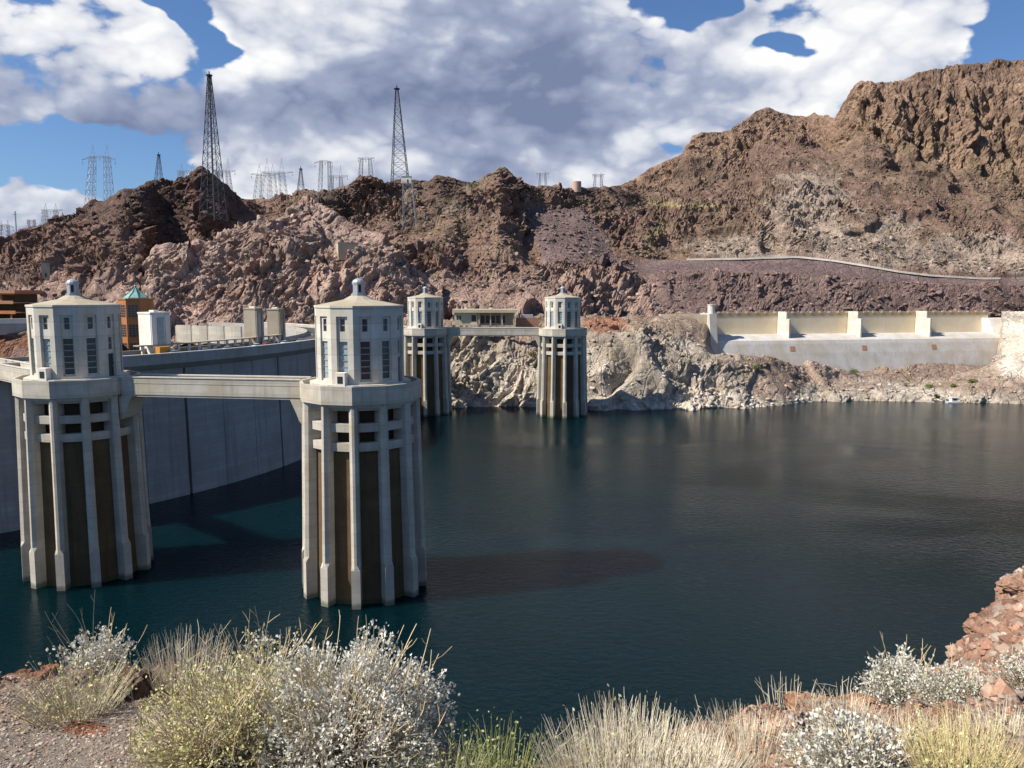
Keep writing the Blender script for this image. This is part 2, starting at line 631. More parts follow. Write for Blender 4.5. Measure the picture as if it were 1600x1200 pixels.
def loft(rows, px0, px1, step, nsub, sm=3):
    """rows of (px, py, Y) seen at photo pixels, at real distances -> grid of world points"""
    pxs = np.asarray(step, float) if hasattr(step, '__len__') else np.arange(px0, px1 + step, step)
    R = []
    for r in rows:
        if callable(r):
            R.append(r(pxs, R))
            continue
        a = np.array(r, float)
        py = np.interp(pxs, a[:, 0], a[:, 1])
        Y = np.interp(pxs, a[:, 0], a[:, 2])
        Y = smooth1(Y[:, None], 4, 0)[:, 0]
        cx = (pxs - 800) / F
        cy = (600 - py) / F
        s = Y / (math.cos(TH) + cy * math.sin(TH))
        R.append(np.stack([cx * s, Y, CAMZ + (-math.sin(TH) + cy * math.cos(TH)) * s], 1))
    out = []
    vv = []
    for k in range(len(R) - 1):
        n = nsub[k]
        t = np.linspace(0, 1, n, endpoint=False)[:, None, None]
        out.append(R[k][None] * (1 - t) + R[k + 1][None] * t)
        vv.append(k + t[:, 0, 0])
    out.append(R[-1][None])
    vv.append(np.array([len(R) - 1.0]))
    P = np.concatenate(out, 0)
    P = smooth1(P, sm, 0)
    return P, pxs, np.concatenate(vv)


def grid_normals(P, near=False):
    du = np.gradient(P, axis=1)
    dv = np.gradient(P, axis=0)
    n = np.cross(du, dv)
    n /= np.linalg.norm(n, axis=2, keepdims=True) + 1e-9
    flip = (n[..., 2] < 0) if near else (n[..., 1] - 0.6 * n[..., 2]) > 0
    n[flip] *= -1
    return n


def grid_faces(nv, nu):
    a = np.arange(nv * nu).reshape(nv, nu)
    return np.stack([a[:-1, :-1].ravel(), a[:-1, 1:].ravel(), a[1:, 1:].ravel(), a[1:, :-1].ravel()], 1)


def project(P):
    z = P[..., 2] - CAMZ
    d = P[..., 1] * math.cos(TH) - z * math.sin(TH)
    return 800 + F * P[..., 0] / d, 600 - F * (P[..., 1] * math.sin(TH) + z * math.cos(TH)) / d


def mixc(a, b, t):
    return a * (1 - t[:, None]) + np.asarray(b)[None] * t[:, None]


def sstep(x, a, b):
    t = np.clip((x - a) / (b - a), 0, 1)
    return t * t * (3 - 2 * t)


BROWN = np.array([0.269, 0.170, 0.130])
DARKB = np.array([0.155, 0.101, 0.083])
PINK = np.array([0.448, 0.308, 0.246])
PURPLE = np.array([0.225, 0.158, 0.150])
OLIVE = np.array([0.225, 0.180, 0.105])
GREYR = np.array([0.37, 0.29, 0.23])
PALE = np.array([0.58, 0.505, 0.41])
REDB = np.array([0.26, 0.125, 0.075])
STRAW = np.array([0.40, 0.32, 0.16])

HILLS = {}


def terrain(name, rows, px0, px1, step, nsub, disp, tone, label, mat='rock', sm=3):
    P, pxs, vv = loft(rows, px0, px1, step, nsub, sm)
    N = grid_normals(smooth1(smooth1(P, 6, 0), 6, 1), mat == 'fgrock')
    nv, nu = P.shape[:2]
    p = P.reshape(-1, 3)
    n = N.reshape(-1, 3)
    U_ = np.broadcast_to(pxs[None], (nv, nu)).ravel()
    V_ = np.broadcast_to(vv[:, None], (nv, nu)).ravel()
    d = disp(p, U_, V_)
    q = p + n * d[:, None]
    col = tone(q, U_, V_)
    if mat == 'rock':
        lum = col @ np.array([0.3, 0.6, 0.1])
        col = (0.92 * col + 0.08 * lum[:, None] * np.array([[1.06, 0.98, 0.96]])) * 0.90
    else:
        col = col * 0.92
    o = np_mesh(name, q, grid_faces(nv, nu), M[mat], tone=col)
    tag(o, label, None, None, 'structure')
    HILLS[name] = (q.reshape(nv, nu, 3), n.reshape(nv, nu, 3), col.reshape(nv, nu, 3), pxs, vv)
    return o


_c, _s = math.cos(0.55), math.sin(0.55)
BED = np.array([[_c, 0.15, _s], [-0.1, 1.0, 0.12], [-_s, 0.1, _c]]).T * np.array([[1.0, 1.0, 2.0]])   # dipping beds


def crag(p, big=1.0, mid=1.0, fine=1.0, zs=0.9, seed=1, k=1.0):
    q = p * np.array([1, 1, zs])
    w = q + 5.0 * np.stack([vnoise(q / 16, seed), vnoise(q / 16, seed + 5), vnoise(q / 16, seed + 9)], 1)
    bed = w @ BED
    r1 = fbm(w / 85, 3, seed + 11, ridged=True)
    rib = fbm(w * np.array([1, 1, 0.3]) / 34, 3, seed + 14, ridged=True)        # ribs and gullies running downhill
    rough = 0.18 + 1.05 * sstep(fbm(q / 55, 3, seed + 77), -0.35, 0.5)           # smooth scree next to broken rock
    return (big * (10.0 * r1 + 4.5 * rib - 6 + 6.5 * facets(w / 38, seed + 20))
            + mid * rough * (3.1 * facets(bed / (17 * k), seed + 30, 1.1) + 1.5 * facets(bed / (7 * k), seed + 40, 1.1))
            + fine * rough * (0.8 * facets(bed / (3.2 * k), seed + 50, 1.1) + 0.4 * fbm(q / 3.0, 2, seed + 60)))


def shift(row, dy, dY):
    return [(a, b + dy, c + dY) for a, b, c in row]


# --- left massif behind the visitor centre
sky4 = [(-300, 350, 620), (-100, 368, 620), (0, 378, 630), (37, 368, 640), (50, 360, 640), (72, 358, 640), (87, 336, 640),
        (105, 339, 640), (122, 339, 635), (136, 327, 630), (150, 315, 625), (172, 313, 615), (182, 302, 605), (194, 295, 600),
        (221, 297, 610), (240, 287, 640), (252, 279, 655), (270, 282, 662), (297, 275, 640), (317, 266, 630), (332, 271, 640),
        (350, 282, 660), (377, 307, 680), (400, 316, 690), (440, 324, 700), (500, 335, 700)]
mid4 = [(-300, 430, 560), (0, 425, 570), (60, 410, 570), (100, 395, 560), (150, 375, 545), (190, 365, 538), (215, 368, 540),
        (240, 380, 585), (270, 385, 615), (285, 380, 610), (310, 345, 590), (340, 342, 600), (400, 350, 640), (500, 370, 640)]
low4 = [(-300, 500, 500), (0, 490, 505), (60, 470, 505), (100, 460, 500), (150, 450, 498), (190, 440, 500), (215, 445, 505),
        (240, 460, 560), (280, 470, 585), (310, 450, 570), (400, 450, 580), (500, 450, 580)]
base4 = [(-300, 600, 470), (60, 570, 470), (150, 560, 465), (200, 555, 470), (240, 560, 540), (500, 560, 550)]


def tone4(q, u, v):
    n = fbm(q / 45, 4, 3)
    n2 = fbm(q / 12, 3, 8)
    c = np.tile(BROWN, (len(q), 1))
    c = mixc(c, DARKB, sstep(n + sstep(v, 1.9, 3) * 0.7, 0.1, 0.7))
    c = mixc(c, PINK, sstep(1.7 - v + 0.5 * n2, 0.1, 0.8) * 0.8)
    c = mixc(c, REDB, sstep(n2, 0.35, 0.8) * 0.5)
    return c


terrain('hill_left', [base4, low4, mid4, sky4, shift(sky4, 60, 60)], -300, 500, np.concatenate([np.arange(-300, 205, 1.6), np.arange(205, 300, 0.45), np.arange(300, 501, 1.6)]), [30, 75, 90, 25],
        lambda p, u, v: crag(p, 0.55, 0.9, 1.0, 0.65, 100, 1.25) * np.where(v > 2.8, 0.5, 1.0), tone4,
        'dark brown craggy rock massif behind the orange tower')

# --- middle hills below the pylons
sky2 = [(370, 322, 690), (400, 316, 690), (412, 311, 690), (440, 311, 690), (475, 306, 700), (500, 305, 690), (522, 297, 680),
        (540, 290, 675), (550, 280, 670), (562, 275, 668), (580, 272, 668), (587, 277, 668), (600, 279, 672), (625, 278, 680),
        (645, 281, 690), (660, 286, 690), (682, 277, 680), (712, 276, 680), (737, 285, 685), (749, 283, 682), (753, 275, 680),
        (772, 268, 678), (780, 261, 676), (791, 261, 676), (796, 270, 678), (807, 281, 682), (825, 289, 690), (850, 295, 700),
        (875, 297, 710), (895, 296, 715), (925, 294, 725), (945, 295, 730), (975, 296, 745), (1010, 304, 770), (1100, 330, 860)]
m21 = [(370, 352, 640), (470, 340, 630), (498, 335, 608), (510, 335, 622), (530, 335, 652), (585, 338, 655), (605, 342, 640),
       (640, 335, 650), (700, 320, 652), (740, 318, 650), (780, 310, 645), (800, 325, 665), (840, 322, 678), (900, 322, 690),
       (950, 330, 692), (1010, 340, 715), (1100, 355, 790)]
m22 = [(370, 420, 600), (480, 405, 592), (560, 400, 588), (600, 398, 592), (640, 395, 590), (700, 385, 595), (730, 385, 610),
       (760, 380, 600), (800, 378, 600), (825, 385, 622), (860, 372, 632), (900, 375, 635), (950, 395, 638), (1000, 404, 648),
       (1100, 415, 700)]
m23 = [(370, 470, 555), (480, 460, 550), (600, 455, 548), (700, 450, 550), (800, 443, 557), (880, 425, 580), (940, 428, 590),
       (1000, 431, 602), (1100, 438, 640)]
base2 = [(370, 545, 515), (600, 530, 512), (700, 525, 506), (800, 525, 506), (900, 525, 510), (1000, 520, 533), (1100, 515, 580)]


def talus_mask(u, py):
    # the smooth purple scree fan on the right of the middle hill
    m = sstep(py, 318, 330) * (1 - sstep(py, 400, 425)) * sstep(u - 812 - (py - 325) * 0.35, 0, 12) \
        * (1 - sstep(u - 905 - (py - 325) * 0.72, 0, 16))
    return m


def disp2(p, u, v):
    _, py = project(p)
    t = talus_mask(u, py)
    e = sstep(py, 402, 412) * (1 - sstep(py, 428, 440)) * sstep(u, 960, 1000)
    d = crag(p, 0.5, 0.85, 1.05, 0.9, 200)
    amp = 1 - 0.93 * np.maximum(t, e)
    amp *= 1 - 0.45 * sstep(u, 880, 960) * sstep(v, 2, 2.5)
    return d * amp * np.where(v > 3.85, 0.6, 1.0)


def tone2(q, u, v):
    _, py = project(q)
    n = fbm(q / 50, 4, 13)
    n2 = fbm(q / 13, 3, 18)
    c = np.tile(BROWN, (len(q), 1))
    c = mixc(c, DARKB, sstep(n + sstep(v, 2.6, 4) * 0.5, 0.2, 0.8))
    c = mixc(c, OLIVE, sstep(fbm(q / 28, 3, 29), -0.05, 0.6) * sstep(v, 1.2, 2.2) * 0.38)
    c = mixc(c, PINK, sstep(1.75 - v + 0.6 * n2, 0.1, 0.9) * 0.75)
    c = mixc(c, GREYR, sstep(n2, 0.45, 0.9) * 0.4)
    c = mixc(c, PURPLE, talus_mask(u, py) * 0.95)
    e = sstep(py, 402, 412) * (1 - sstep(py, 428, 440)) * sstep(u, 960, 1000)
    c = mixc(c, PURPLE, e)
    return c


terrain('hill_middle', [base2, m23, m22, m21, sky2, shift(sky2, 60, 60)], 370, 1100, 1.5, [45, 55, 65, 55, 20],
        disp2, tone2, 'brown rocky hillside below the tall lattice masts')

# --- pink outcrop in front of it, just beyond the dam
cr2 = [(200, 500, 515), (235, 407, 525), (262, 397, 525), (300, 400, 530), (325, 381, 535), (362, 365, 540), (412, 351, 545),
       (450, 327, 560), (470, 309, 570), (482, 303, 572), (495, 312, 570), (515, 332, 565), (540, 354, 560), (580, 374, 555),
       (610, 394, 550), (640, 412, 545), (690, 450, 540)]
mi2 = [(200, 540, 495), (240, 450, 505), (300, 452, 505), (360, 428, 510), (412, 412, 515), (450, 398, 520), (480, 384, 530),
       (540, 410, 527), (600, 430, 522), (690, 475, 522)]
fo2 = [(200, 585, 465), (240, 555, 470), (300, 540, 475), (400, 528, 482), (500, 518, 488), (600, 510, 495), (690, 508, 505)]


def tone2a(q, u, v):
    n = fbm(q / 40, 4, 23)
    n2 = fbm(q / 9, 3, 28)
    c = np.tile(PINK, (len(q), 1))
    c = mixc(c, BROWN, sstep(n, 0.0, 0.8) * 0.8)
    c = mixc(c, GREYR * 1.15, sstep(n2, 0.25, 0.8) * 0.6)
    c = mixc(c, REDB, sstep(-n2 + n * 0.3, 0.45, 0.9) * 0.6)
    return c


terrain('outcrop_rock', [fo2, mi2, cr2, shift(cr2, 45, 45)], 200, 690, 1.4, [65, 85, 20],
        lambda p, u, v: crag(p, 0.42, 0.66, 0.9, 0.6, 300, 1.3) * (1 - 0.6 * sstep(u, 600, 690)), tone2a,
        'pinkish jagged rock outcrop rising behind the dam crest')

# --- big mountain on the right
sky3 = [(920, 307, 800), (950, 295, 810), (975, 287, 830), (995, 277, 850), (1012, 263, 860), (1022, 259, 862), (1050, 249, 870), (1069, 239, 880),
        (1075, 227, 880), (1082, 211, 880), (1110, 206, 885), (1140, 203, 890), (1147, 196, 895), (1165, 187, 910),
        (1182, 173, 925), (1197, 168, 930), (1215, 172, 932), (1237, 179, 935), (1260, 182, 938), (1272, 177, 935),
        (1290, 180, 925), (1304, 183, 905), (1316, 162, 885), (1330, 139, 868), (1345, 124, 856), (1361, 124, 850),
        (1367, 127, 850), (1410, 125, 850), (1423, 116, 850), (1460, 104, 850), (1497, 96, 850), (1543, 98, 850),
        (1558, 93, 848), (1600, 91, 845), (1750, 73, 820), (1950, 83, 800)]
cf3 = [(920, 325, 780), (1000, 302, 800), (1050, 278, 820), (1075, 250, 838), (1100, 248, 838), (1140, 247, 842), (1168, 243, 862),
       (1185, 225, 880), (1230, 218, 885), (1260, 225, 880), (1305, 235, 838), (1350, 213, 815), (1380, 222, 805), (1420, 240, 798),
       (1450, 250, 795), (1500, 268, 790), (1550, 280, 785), (1600, 296, 772), (1750, 305, 750), (1950, 310, 740)]
m31 = [(920, 350, 700), (1000, 345, 712), (1100, 335, 722), (1180, 325, 722), (1250, 290, 735), (1300, 300, 730), (1400, 325, 708),
       (1500, 340, 702), (1600, 355, 690), (1950, 360, 650)]
m32 = [(920, 395, 655), (1100, 388, 652), (1188, 375, 640), (1202, 374, 668), (1212, 374, 670), (1224, 376, 640), (1300, 378, 640),
       (1400, 388, 632), (1500, 402, 622), (1600, 415, 612), (1950, 420, 580)]
rd3 = [(920, 404, 640), (1000, 408, 635), (1075, 406, 630), (1150, 405, 625), (1245, 402, 622), (1300, 408, 615), (1350, 416, 608),
       (1400, 425, 604), (1450, 431, 602), (1530, 436, 601), (1600, 435, 600), (1950, 438, 575)]
em3 = [(920, 432, 600), (1000, 432, 597), (1100, 433, 593), (1245, 433, 588), (1350, 440, 585), (1450, 448, 584), (1600, 452, 584),
       (1950, 455, 560)]
base3 = [(920, 530, 545), (1100, 530, 554), (1300, 530, 562), (1600, 530, 570), (1950, 530, 550)]


def disp3(p, u, v):
    d1 = crag(p, 0.6, 0.40, 0.8, 0.9, 400)
    q = p * np.array([1.0, 1.0, 0.28]) + np.array([0, 0, 0.35]) * p[:, :1]
    d2 = 5.6 * facets(q / 24, 440) + 3.4 * facets(q / 10, 450) + 1.6 * facets(q / 4.5, 460) + 0.8 * facets(q / 2.2, 465) + 5 * fbm(q / 45, 3, 470, ridged=True) - 3
    cl = sstep(v, 4.9, 5.15) * (1 - sstep(v, 5.95, 6.05))
    road = np.exp(-((v - 2.03) / 0.10) ** 2)
    emb = sstep(v, 1.0, 1.2) * (1 - sstep(v, 2.0, 2.05))
    a = d1 * (1 - cl) * (0.55 + 0.45 * sstep(v, 2.2, 2.6)) * (1 - 0.98 * road) * (1 - 0.85 * emb) + d2 * cl
    return a * (1 - 0.6 * sstep(v, 5.5, 5.95)) * (1 - 0.45 * cl * (1 - sstep(u, 1290, 1340)))


def tone3(q, u, v):
    n = fbm(q / 60, 4, 33)
    n2 = fbm(q / 14, 3, 38)
    px, py = project(q)
    c = np.tile(BROWN * 0.92, (len(q), 1))
    c = mixc(c, OLIVE * 1.05, sstep(n, -0.3, 0.5) * 0.25)
    cl = sstep(v, 4.85, 5.05)
    c = mixc(c, np.array([0.345, 0.225, 0.152]), cl * 0.9)
    c = mixc(c, DARKB, cl * sstep(n2 + n, 0.1, 0.9) * 0.5)
    c = mixc(c, np.array([0.34, 0.25, 0.14]), cl * sstep(5.5 - v + n2 * 0.4, 0.2, 0.8) * 0.6)
    # bare grey rock faces low on the slope
    for (a, b, ra, rb) in ((1265, 330, 75, 75), (1170, 385, 90, 26), (1400, 385, 60, 50), (1520, 400, 110, 38), (1300, 390, 70, 26)):
        r = ((px - a) / ra) ** 2 + ((py - b) / rb) ** 2
        c = mixc(c, GREYR * 1.05, (1 - sstep(r + 0.55 * n2, 0.5, 1.15)) * 0.85)
    # dry grass along the old tracks
    r = np.abs(py - (318 + (px - 1000) * 0.035)) / 5 + 0.6 * np.abs(n2)
    c = mixc(c, STRAW, (1 - sstep(r, 0.5, 1.3)) * sstep(px, 960, 1000) * (1 - sstep(px, 1110, 1150)) * 0.9)
    r = np.abs(px - (1030 + (py - 345) * -0.35) - 8 * np.sin(py / 9)) / 12 + 0.8 * np.abs(n2)
    c = mixc(c, STRAW * 0.8, (1 - sstep(r, 0.5, 1.4)) * sstep(py, 340, 350) * (1 - sstep(py, 395, 402)) * 0.8)
    emb = sstep(v, 1.0, 1.15) * (1 - sstep(v, 1.97, 2.02))
    c = mixc(c, PURPLE * 0.95, emb)
    c = mixc(c, PURPLE * 1.1, (1 - sstep(v, 0.95, 1.1)) * 0.6)
    return c


terrain('mountain_right', [shift(base3, 70, -6), base3, em3, rd3, m32, m31, cf3, sky3, shift(sky3, 60, 60)][1:], 920, 1950, 1.7,
        [40, 30, 40, 55, 70, 90, 20], disp3, tone3, 'tall brown cliff-topped mountain on the right')

# --- far shore bank between the water and the terrace
shore_pts = [(480, 634), (560, 634), (640, 634), (700, 635), (760, 635), (800, 636), (838, 637), (870, 640), (920, 641), (980, 641), (1010, 642),
             (1060, 639), (1100, 638), (1150, 638), (1200, 637), (1240, 631), (1290, 626), (1350, 625), (1440, 626), (1500, 628),
             (1600, 630), (1750, 634), (1950, 640)]
shore = [(a, b, UZ(a, b).y) for a, b in shore_pts]


def shoreY(a):
    return float(np.interp(a, [s[0] for s in shore], [s[2] for s in shore]))


bm_pts = [(480, 575), (560, 575), (700, 575), (740, 570), (800, 577), (838, 582), (880, 585), (920, 582), (960, 575), (1000, 573), (1030, 590), (1060, 600), (1100, 602),
          (1150, 600), (1200, 605), (1300, 600), (1400, 612), (1500, 610), (1560, 600), (1600, 590), (1950, 600)]
bmid = [(a, b, shoreY(a) + (9 if a < 1000 else 16)) for a, b in bm_pts]
bt_pts = [(480, 522), (560, 525), (708, 527), (735, 527), (757, 531), (791, 543), (825, 550), (850, 545), (900, 536), (920, 533), (960, 533), (1000, 535), (1050, 548),
          (1110, 560), (1150, 562), (1200, 567), (1250, 570), (1300, 578), (1340, 590), (1400, 600), (1440, 602), (1500, 592),
          (1530, 580), (1560, 562), (1600, 545), (1950, 535)]
btop = [(a, b, shoreY(a) + (22 if a < 840 else 34)) for a, b in bt_pts]
bter = [(480, 515, 470), (700, 514, 474), (735, 522, 470), (791, 538, 474), (825, 540, 475), (860, 530, 478), (920, 512, 482), (1000, 508, 487),
        (1060, 515, 492), (1100, 532, 494), (1108, 550, 500), (1120, 570, 505), (1300, 590, 505), (1440, 612, 502), (1530, 588, 506), (1565, 560, 510), (1600, 520, 520), (1950, 515, 510)]
bbk = [(480, 505, 505), (700, 506, 508), (900, 498, 516), (1040, 495, 520), (1100, 497, 522), (1110, 570, 520), (1555, 570, 528), (1565, 488, 560), (1950, 488, 545)]


def under(pxs, R):
    a = np.array(shore)
    Y = np.interp(pxs, a[:, 0], a[:, 2]) - 7
    cx = (pxs - 800) / F
    return np.stack([cx * Y * 1.01, Y, np.full_like(Y, -8.0)], 1)


def disp1(p, u, v):
    d = crag(p, 0.5, 0.5, 0.8, 0.6, 500, 1.25)
    return d * (1 - 0.55 * sstep(v, 3.2, 4.2)) * (1 - 0.45 * sstep(u, 1100, 1180))


def tone1(q, u, v):
    n = fbm(q / 30, 4, 43)
    n2 = fbm(q / 8, 3, 48)
    px, py = project(q)
    c = np.tile(np.array([0.47, 0.395, 0.31]), (len(q), 1))
    c = mixc(c, np.array([0.36, 0.26, 0.19]), sstep(v + n * 0.5, 2.7, 3.6) * 0.9)
    c = mixc(c, np.array([0.36, 0.255, 0.195]), sstep(u, 1080, 1200) * sstep(q[:, 2] + 5 * n, 1, 7) * 0.9)
    c = mixc(c, PALE, (1 - sstep(q[:, 2] + 7 * n + 4 * n2, 14, 30)) * (1 - 0.88 * sstep(u, 1080, 1200)) * 0.75)
    c = mixc(c, PALE * 1.25, (1 - sstep(q[:, 2] + 3 * n, 3, 8)) * (0.75 - 0.4 * sstep(u, 1180, 1300)))
    c = mixc(c, STRAW * 0.8, sstep(n2, 0.4, 0.9) * 0.35)
    c = mixc(c, PALE * 1.45, sstep(px, 1545, 1575) * (1 - sstep(px, 1640, 1700)) * (1 - sstep(py, 575, 600)) * 0.9)
    # reddish cut bank below the terrace
    r = ((px - 945) / 38) ** 2 + ((py - 507) / 13) ** 2
    c = mixc(c, np.array([0.42, 0.20, 0.12]), (1 - sstep(r + 0.5 * n2, 0.5, 1.2)) * 0.9)
    return c


terrain('far_shore', [under, shore, bmid, btop, bter, bbk], 480, 1950, 1.6, [8, 40, 40, 30, 20], disp1, tone1,
        'bleached rocky bank on the far side of the lake', sm=2)


# --- red rock abutment below the garage wall
ab_t = [(-300, 512, 392), (-50, 514, 393), (20, 516, 394), (60, 512, 396), (100, 510, 400), (170, 520, 405)]
terrain('abutment_rock', [shift(ab_t, 140, -40), shift(ab_t, 45, -14), ab_t, shift(ab_t, -3, 40)], -300, 170, 2.0, [30, 40, 10],
        lambda p, u, v: crag(p, 0.3, 0.6, 1.0, 0.7, 900) * (1 - 0.8 * sstep(v, 1.8, 2.0)),
        lambda q, u, v: mixc(np.tile(REDB * 1.1, (len(q), 1)), BROWN, sstep(fbm(q / 9, 3, 91), -0.2, 0.5)),
        'reddish rock abutment at the left edge below the grey wall')


# --- loose boulders and scrub on the slopes
def scatter(name, hill, count, smin, smax, vmin, vmax, seed, scrub, label):
    q, n, col, pxs, vv = HILLS[hill]
    r = np.random.default_rng(seed)
    vi = np.where((vv >= vmin) & (vv <= vmax))[0]
    i = vi[r.integers(0, len(vi), count)]
    j = r.integers(0, len(pxs), count)
    P = q[i, j]
    C = col[i, j] * r.uniform(0.75, 1.35, (count, 1))
    t = (1 + 5 ** 0.5) / 2
    ico = np.array([(-1, t, 0), (1, t, 0), (-1, -t, 0), (1, -t, 0), (0, -1, t), (0, 1, t), (0, -1, -t), (0, 1, -t), (t, 0, -1),
                    (t, 0, 1), (-t, 0, -1), (-t, 0, 1)]) / 1.9
    fc = np.array([(0, 11, 5), (0, 5, 1), (0, 1, 7), (0, 7, 10), (0, 10, 11), (1, 5, 9), (5, 11, 4), (11, 10, 2), (10, 7, 6), (7, 1, 8),
                   (3, 9, 4), (3, 4, 2), (3, 2, 6), (3, 6, 8), (3, 8, 9), (4, 9, 5), (2, 4, 11), (6, 2, 10), (8, 6, 7), (9, 8, 1)])
    s = smin + (smax - smin) * r.random(count) ** 3
    sh = np.stack([r.uniform(0.7, 1.3, count), r.uniform(0.7, 1.3, count), r.uniform(0.5, 0.95, count)], 1) * s[:, None]
    j3 = r.uniform(0.65, 1.3, (count, 12, 1))
    a = r.uniform(0, 6.28, count)
    V = ico[None] * j3
    x = V[..., 0] * np.cos(a)[:, None] - V[..., 1] * np.sin(a)[:, None]
    y = V[..., 0] * np.sin(a)[:, None] + V[..., 1] * np.cos(a)[:, None]
    V = np.stack([x, y, V[..., 2]], -1) * sh[:, None] + P[:, None]
    V[..., 2] += (0.15 * s)[:, None]
    if scrub:
        C = np.array([0.085, 0.085, 0.036])[None] * r.uniform(0.6, 1.6, (count, 1)) * np.array([1, 1, 1]) + 0.15 * C
    Fc = (fc[None] + (np.arange(count) * 12)[:, None, None]).reshape(-1, 3)
    o = np_mesh(name, V.reshape(-1, 3), Fc, M['boulder'], tone=np.repeat(C, 12, 0))
    tag(o, label, 'scrub' if scrub else 'boulders', None, 'stuff')


scatter('loose_boulders', 'hill_left', 1500, 0.5, 3.0, 0.6, 3.0, 1, False, 'loose brown boulders on the left massif')
scatter('loose_boulders', 'hill_middle', 5000, 0.35, 2.2, 0.0, 3.9, 2, False, 'loose brown boulders on the middle hillside')
scatter('loose_boulders', 'mountain_right', 4500, 0.3, 2.0, 2.2, 4.9, 3, False, 'loose brown boulders below the cliffs')
scatter('loose_boulders', 'mountain_right', 1300, 0.5, 2.4, 0.0, 1.2, 9, False, 'loose stones on the slope above the spillway')
scatter('loose_boulders', 'far_shore', 2200, 0.25, 1.6, 1.0, 4.6, 4, False, 'pale loose stones along the far bank')
scatter('loose_boulders', 'outcrop_rock', 900, 0.4, 2.0, 0.3, 1.9, 5, False, 'loose pink stones on the outcrop')
scatter('desert_scrub', 'hill_middle', 2600, 0.4, 1.3, 1.0, 3.95, 6, True, 'low olive scrub dotted over the middle hillside')
scatter('desert_scrub', 'mountain_right', 4200, 0.4, 1.4, 2.3, 4.95, 7, True, 'low olive scrub dotted over the right mountain')
scatter('desert_scrub', 'hill_left', 500, 0.4, 1.2, 1.5, 3.0, 8, True, 'low olive scrub on the left massif')

# --- flat desert beyond the hills, reaching the horizon, and the lake
me = MB()
me.poly([(-9000, 900, 20), (9000, 900, 20), (9000, 12000, 20), (-9000, 12000, 20)])
tag(me.build('desert_ground', M['brown']), 'desert plain beyond the hills', None, None, 'structure')
me = MB()
me.poly([(-1500, -200, 0), (3000, -200, 0), (3000, 900, 0), (-1500, 900, 0)])
tag(me.build('water', M['water']), 'dark blue-green lake water', None, None, 'structure')

# --- pale dirt road cut across the right mountain
rq, rn, rc, rpx, rvv = HILLS['mountain_right']
iroad = int(np.argmin(np.abs(rvv - 2.0)))
V, Fq = [], []
cols = [k for k in range(len(rpx)) if 1070 <= rpx[k] <= 1560]
pts = smooth1(np.array([rq[iroad, k] for k in cols]), 20, 0)
for k, p in enumerate(pts):
    V += [(p[0], p[1] + 3.0, p[2] + 0.9), (p[0], p[1] - 3.2, p[2] + 0.9), (p[0], p[1] - 3.2, p[2] - 0.5), (p[0], p[1] + 3.0, p[2] - 0.5)]
    if k:
        a = 4 * (k - 1)
        for s in range(4):
            t = (s + 1) % 4
            Fq.append((a + s, a + t, a + 4 + t, a + 4 + s))
tag(np_mesh('dirt_road', V, Fq, M['gravelroad']), 'pale dirt road cut along the foot of the right mountain', None, None, 'structure')

# ------------------------------------------------------------------ dam
DC = Vector((-257, 340, 0))
DR = 180.0


def arc(phi, r, z):
    a = math.radians(phi)
    return (DC.x + r * math.cos(a), DC.y + r * math.sin(a), z)


def arc_solid(mb, p0, p1, prof, step=1.2):
    """sweep a closed (r, z) profile along the arch from angle p0 to p1"""
    n = max(1, int(math.ceil((p1 - p0) / step)))
    m = len(prof)
    base = len(mb.v)
    for k in range(n + 1):
        ph = p0 + (p1 - p0) * k / n
        mb.v += [arc(ph, r, z) for r, z in prof]
    for k in range(n):
        for s in range(m):
            t = (s + 1) % m
            a = base + k * m
            mb.f.append((a + s, a + t, a + m + t, a + m + s))
    mb.f.append(tuple(base + s for s in range(m)))
    mb.f.append(tuple(base + n * m + s for s in reversed(range(m))))


dam = empty('dam', DC)
dam_inv = Matrix.Translation(-DC)
tag(dam, 'curved grey concrete arch dam in shade behind the two near towers', 'dam')


def dam_part(mb, name, mat):
    o = mb.build(name, M[mat], dam)
    o.matrix_parent_inverse = dam_inv
    return fix_normals(o)


JW = 13.9 / 3
ph = -30.7 - 11 * JW
k = 0
while ph < 74:
    wide0 = 0.16 if (k - 11) % 3 == 0 else 0.03
    wide1 = 0.16 if (k + 1 - 11) % 3 == 0 else 0.03
    mb = MB()
    arc_solid(mb, ph + wide0, ph + JW - wide1, [(DR - 6, -8), (DR + 1.2, -8), (DR, 40.0), (DR - 6, 40.0)])
    dam_part(mb, 'face_panel', 'dam')
    ph += JW
    k += 1
P0, P1 = -30.7 - 11 * JW, ph
mb = MB()
arc_solid(mb, P0, P1, [(DR - 16, -8), (DR - 1.0, -8), (DR - 1.0, 39.5), (DR - 14, 43.5), (DR - 16, 43.5)])
dam_part(mb, 'core_wall', 'dam')
mb = MB()   # overhanging parapet with sloping soffit
arc_solid(mb, P0, P1, [(DR - 1.2, 39.3), (DR + 1.9, 41.9), (DR + 1.9, 44.85), (DR + 1.3, 44.85), (DR + 1.3, 43.7), (DR - 1.2, 43.7)])
dam_part(mb, 'parapet', 'parapet')
mb = MB()
arc_solid(mb, P0, P1, [(DR + 1.2, 44.853), (DR + 2.0, 44.853), (DR + 2.0, 45.15), (DR + 1.2, 45.15)])
dam_part(mb, 'coping', 'white')
mb = MB()
arc_solid(mb, P0, P1, [(DR - 12.5, 43.51), (DR - 1.25, 43.51), (DR - 1.25, 43.75), (DR - 12.5, 43.75)])
dam_part(mb, 'crest_road', 'asphalt')
mb = MB()
arc_solid(mb, P0, P1, [(DR - 15.8, 43.4), (DR - 15.2, 43.4), (DR - 15.2, 45.2), (DR - 15.8, 45.2)])
dam_part(mb, 'downstream_parapet', 'parapet')

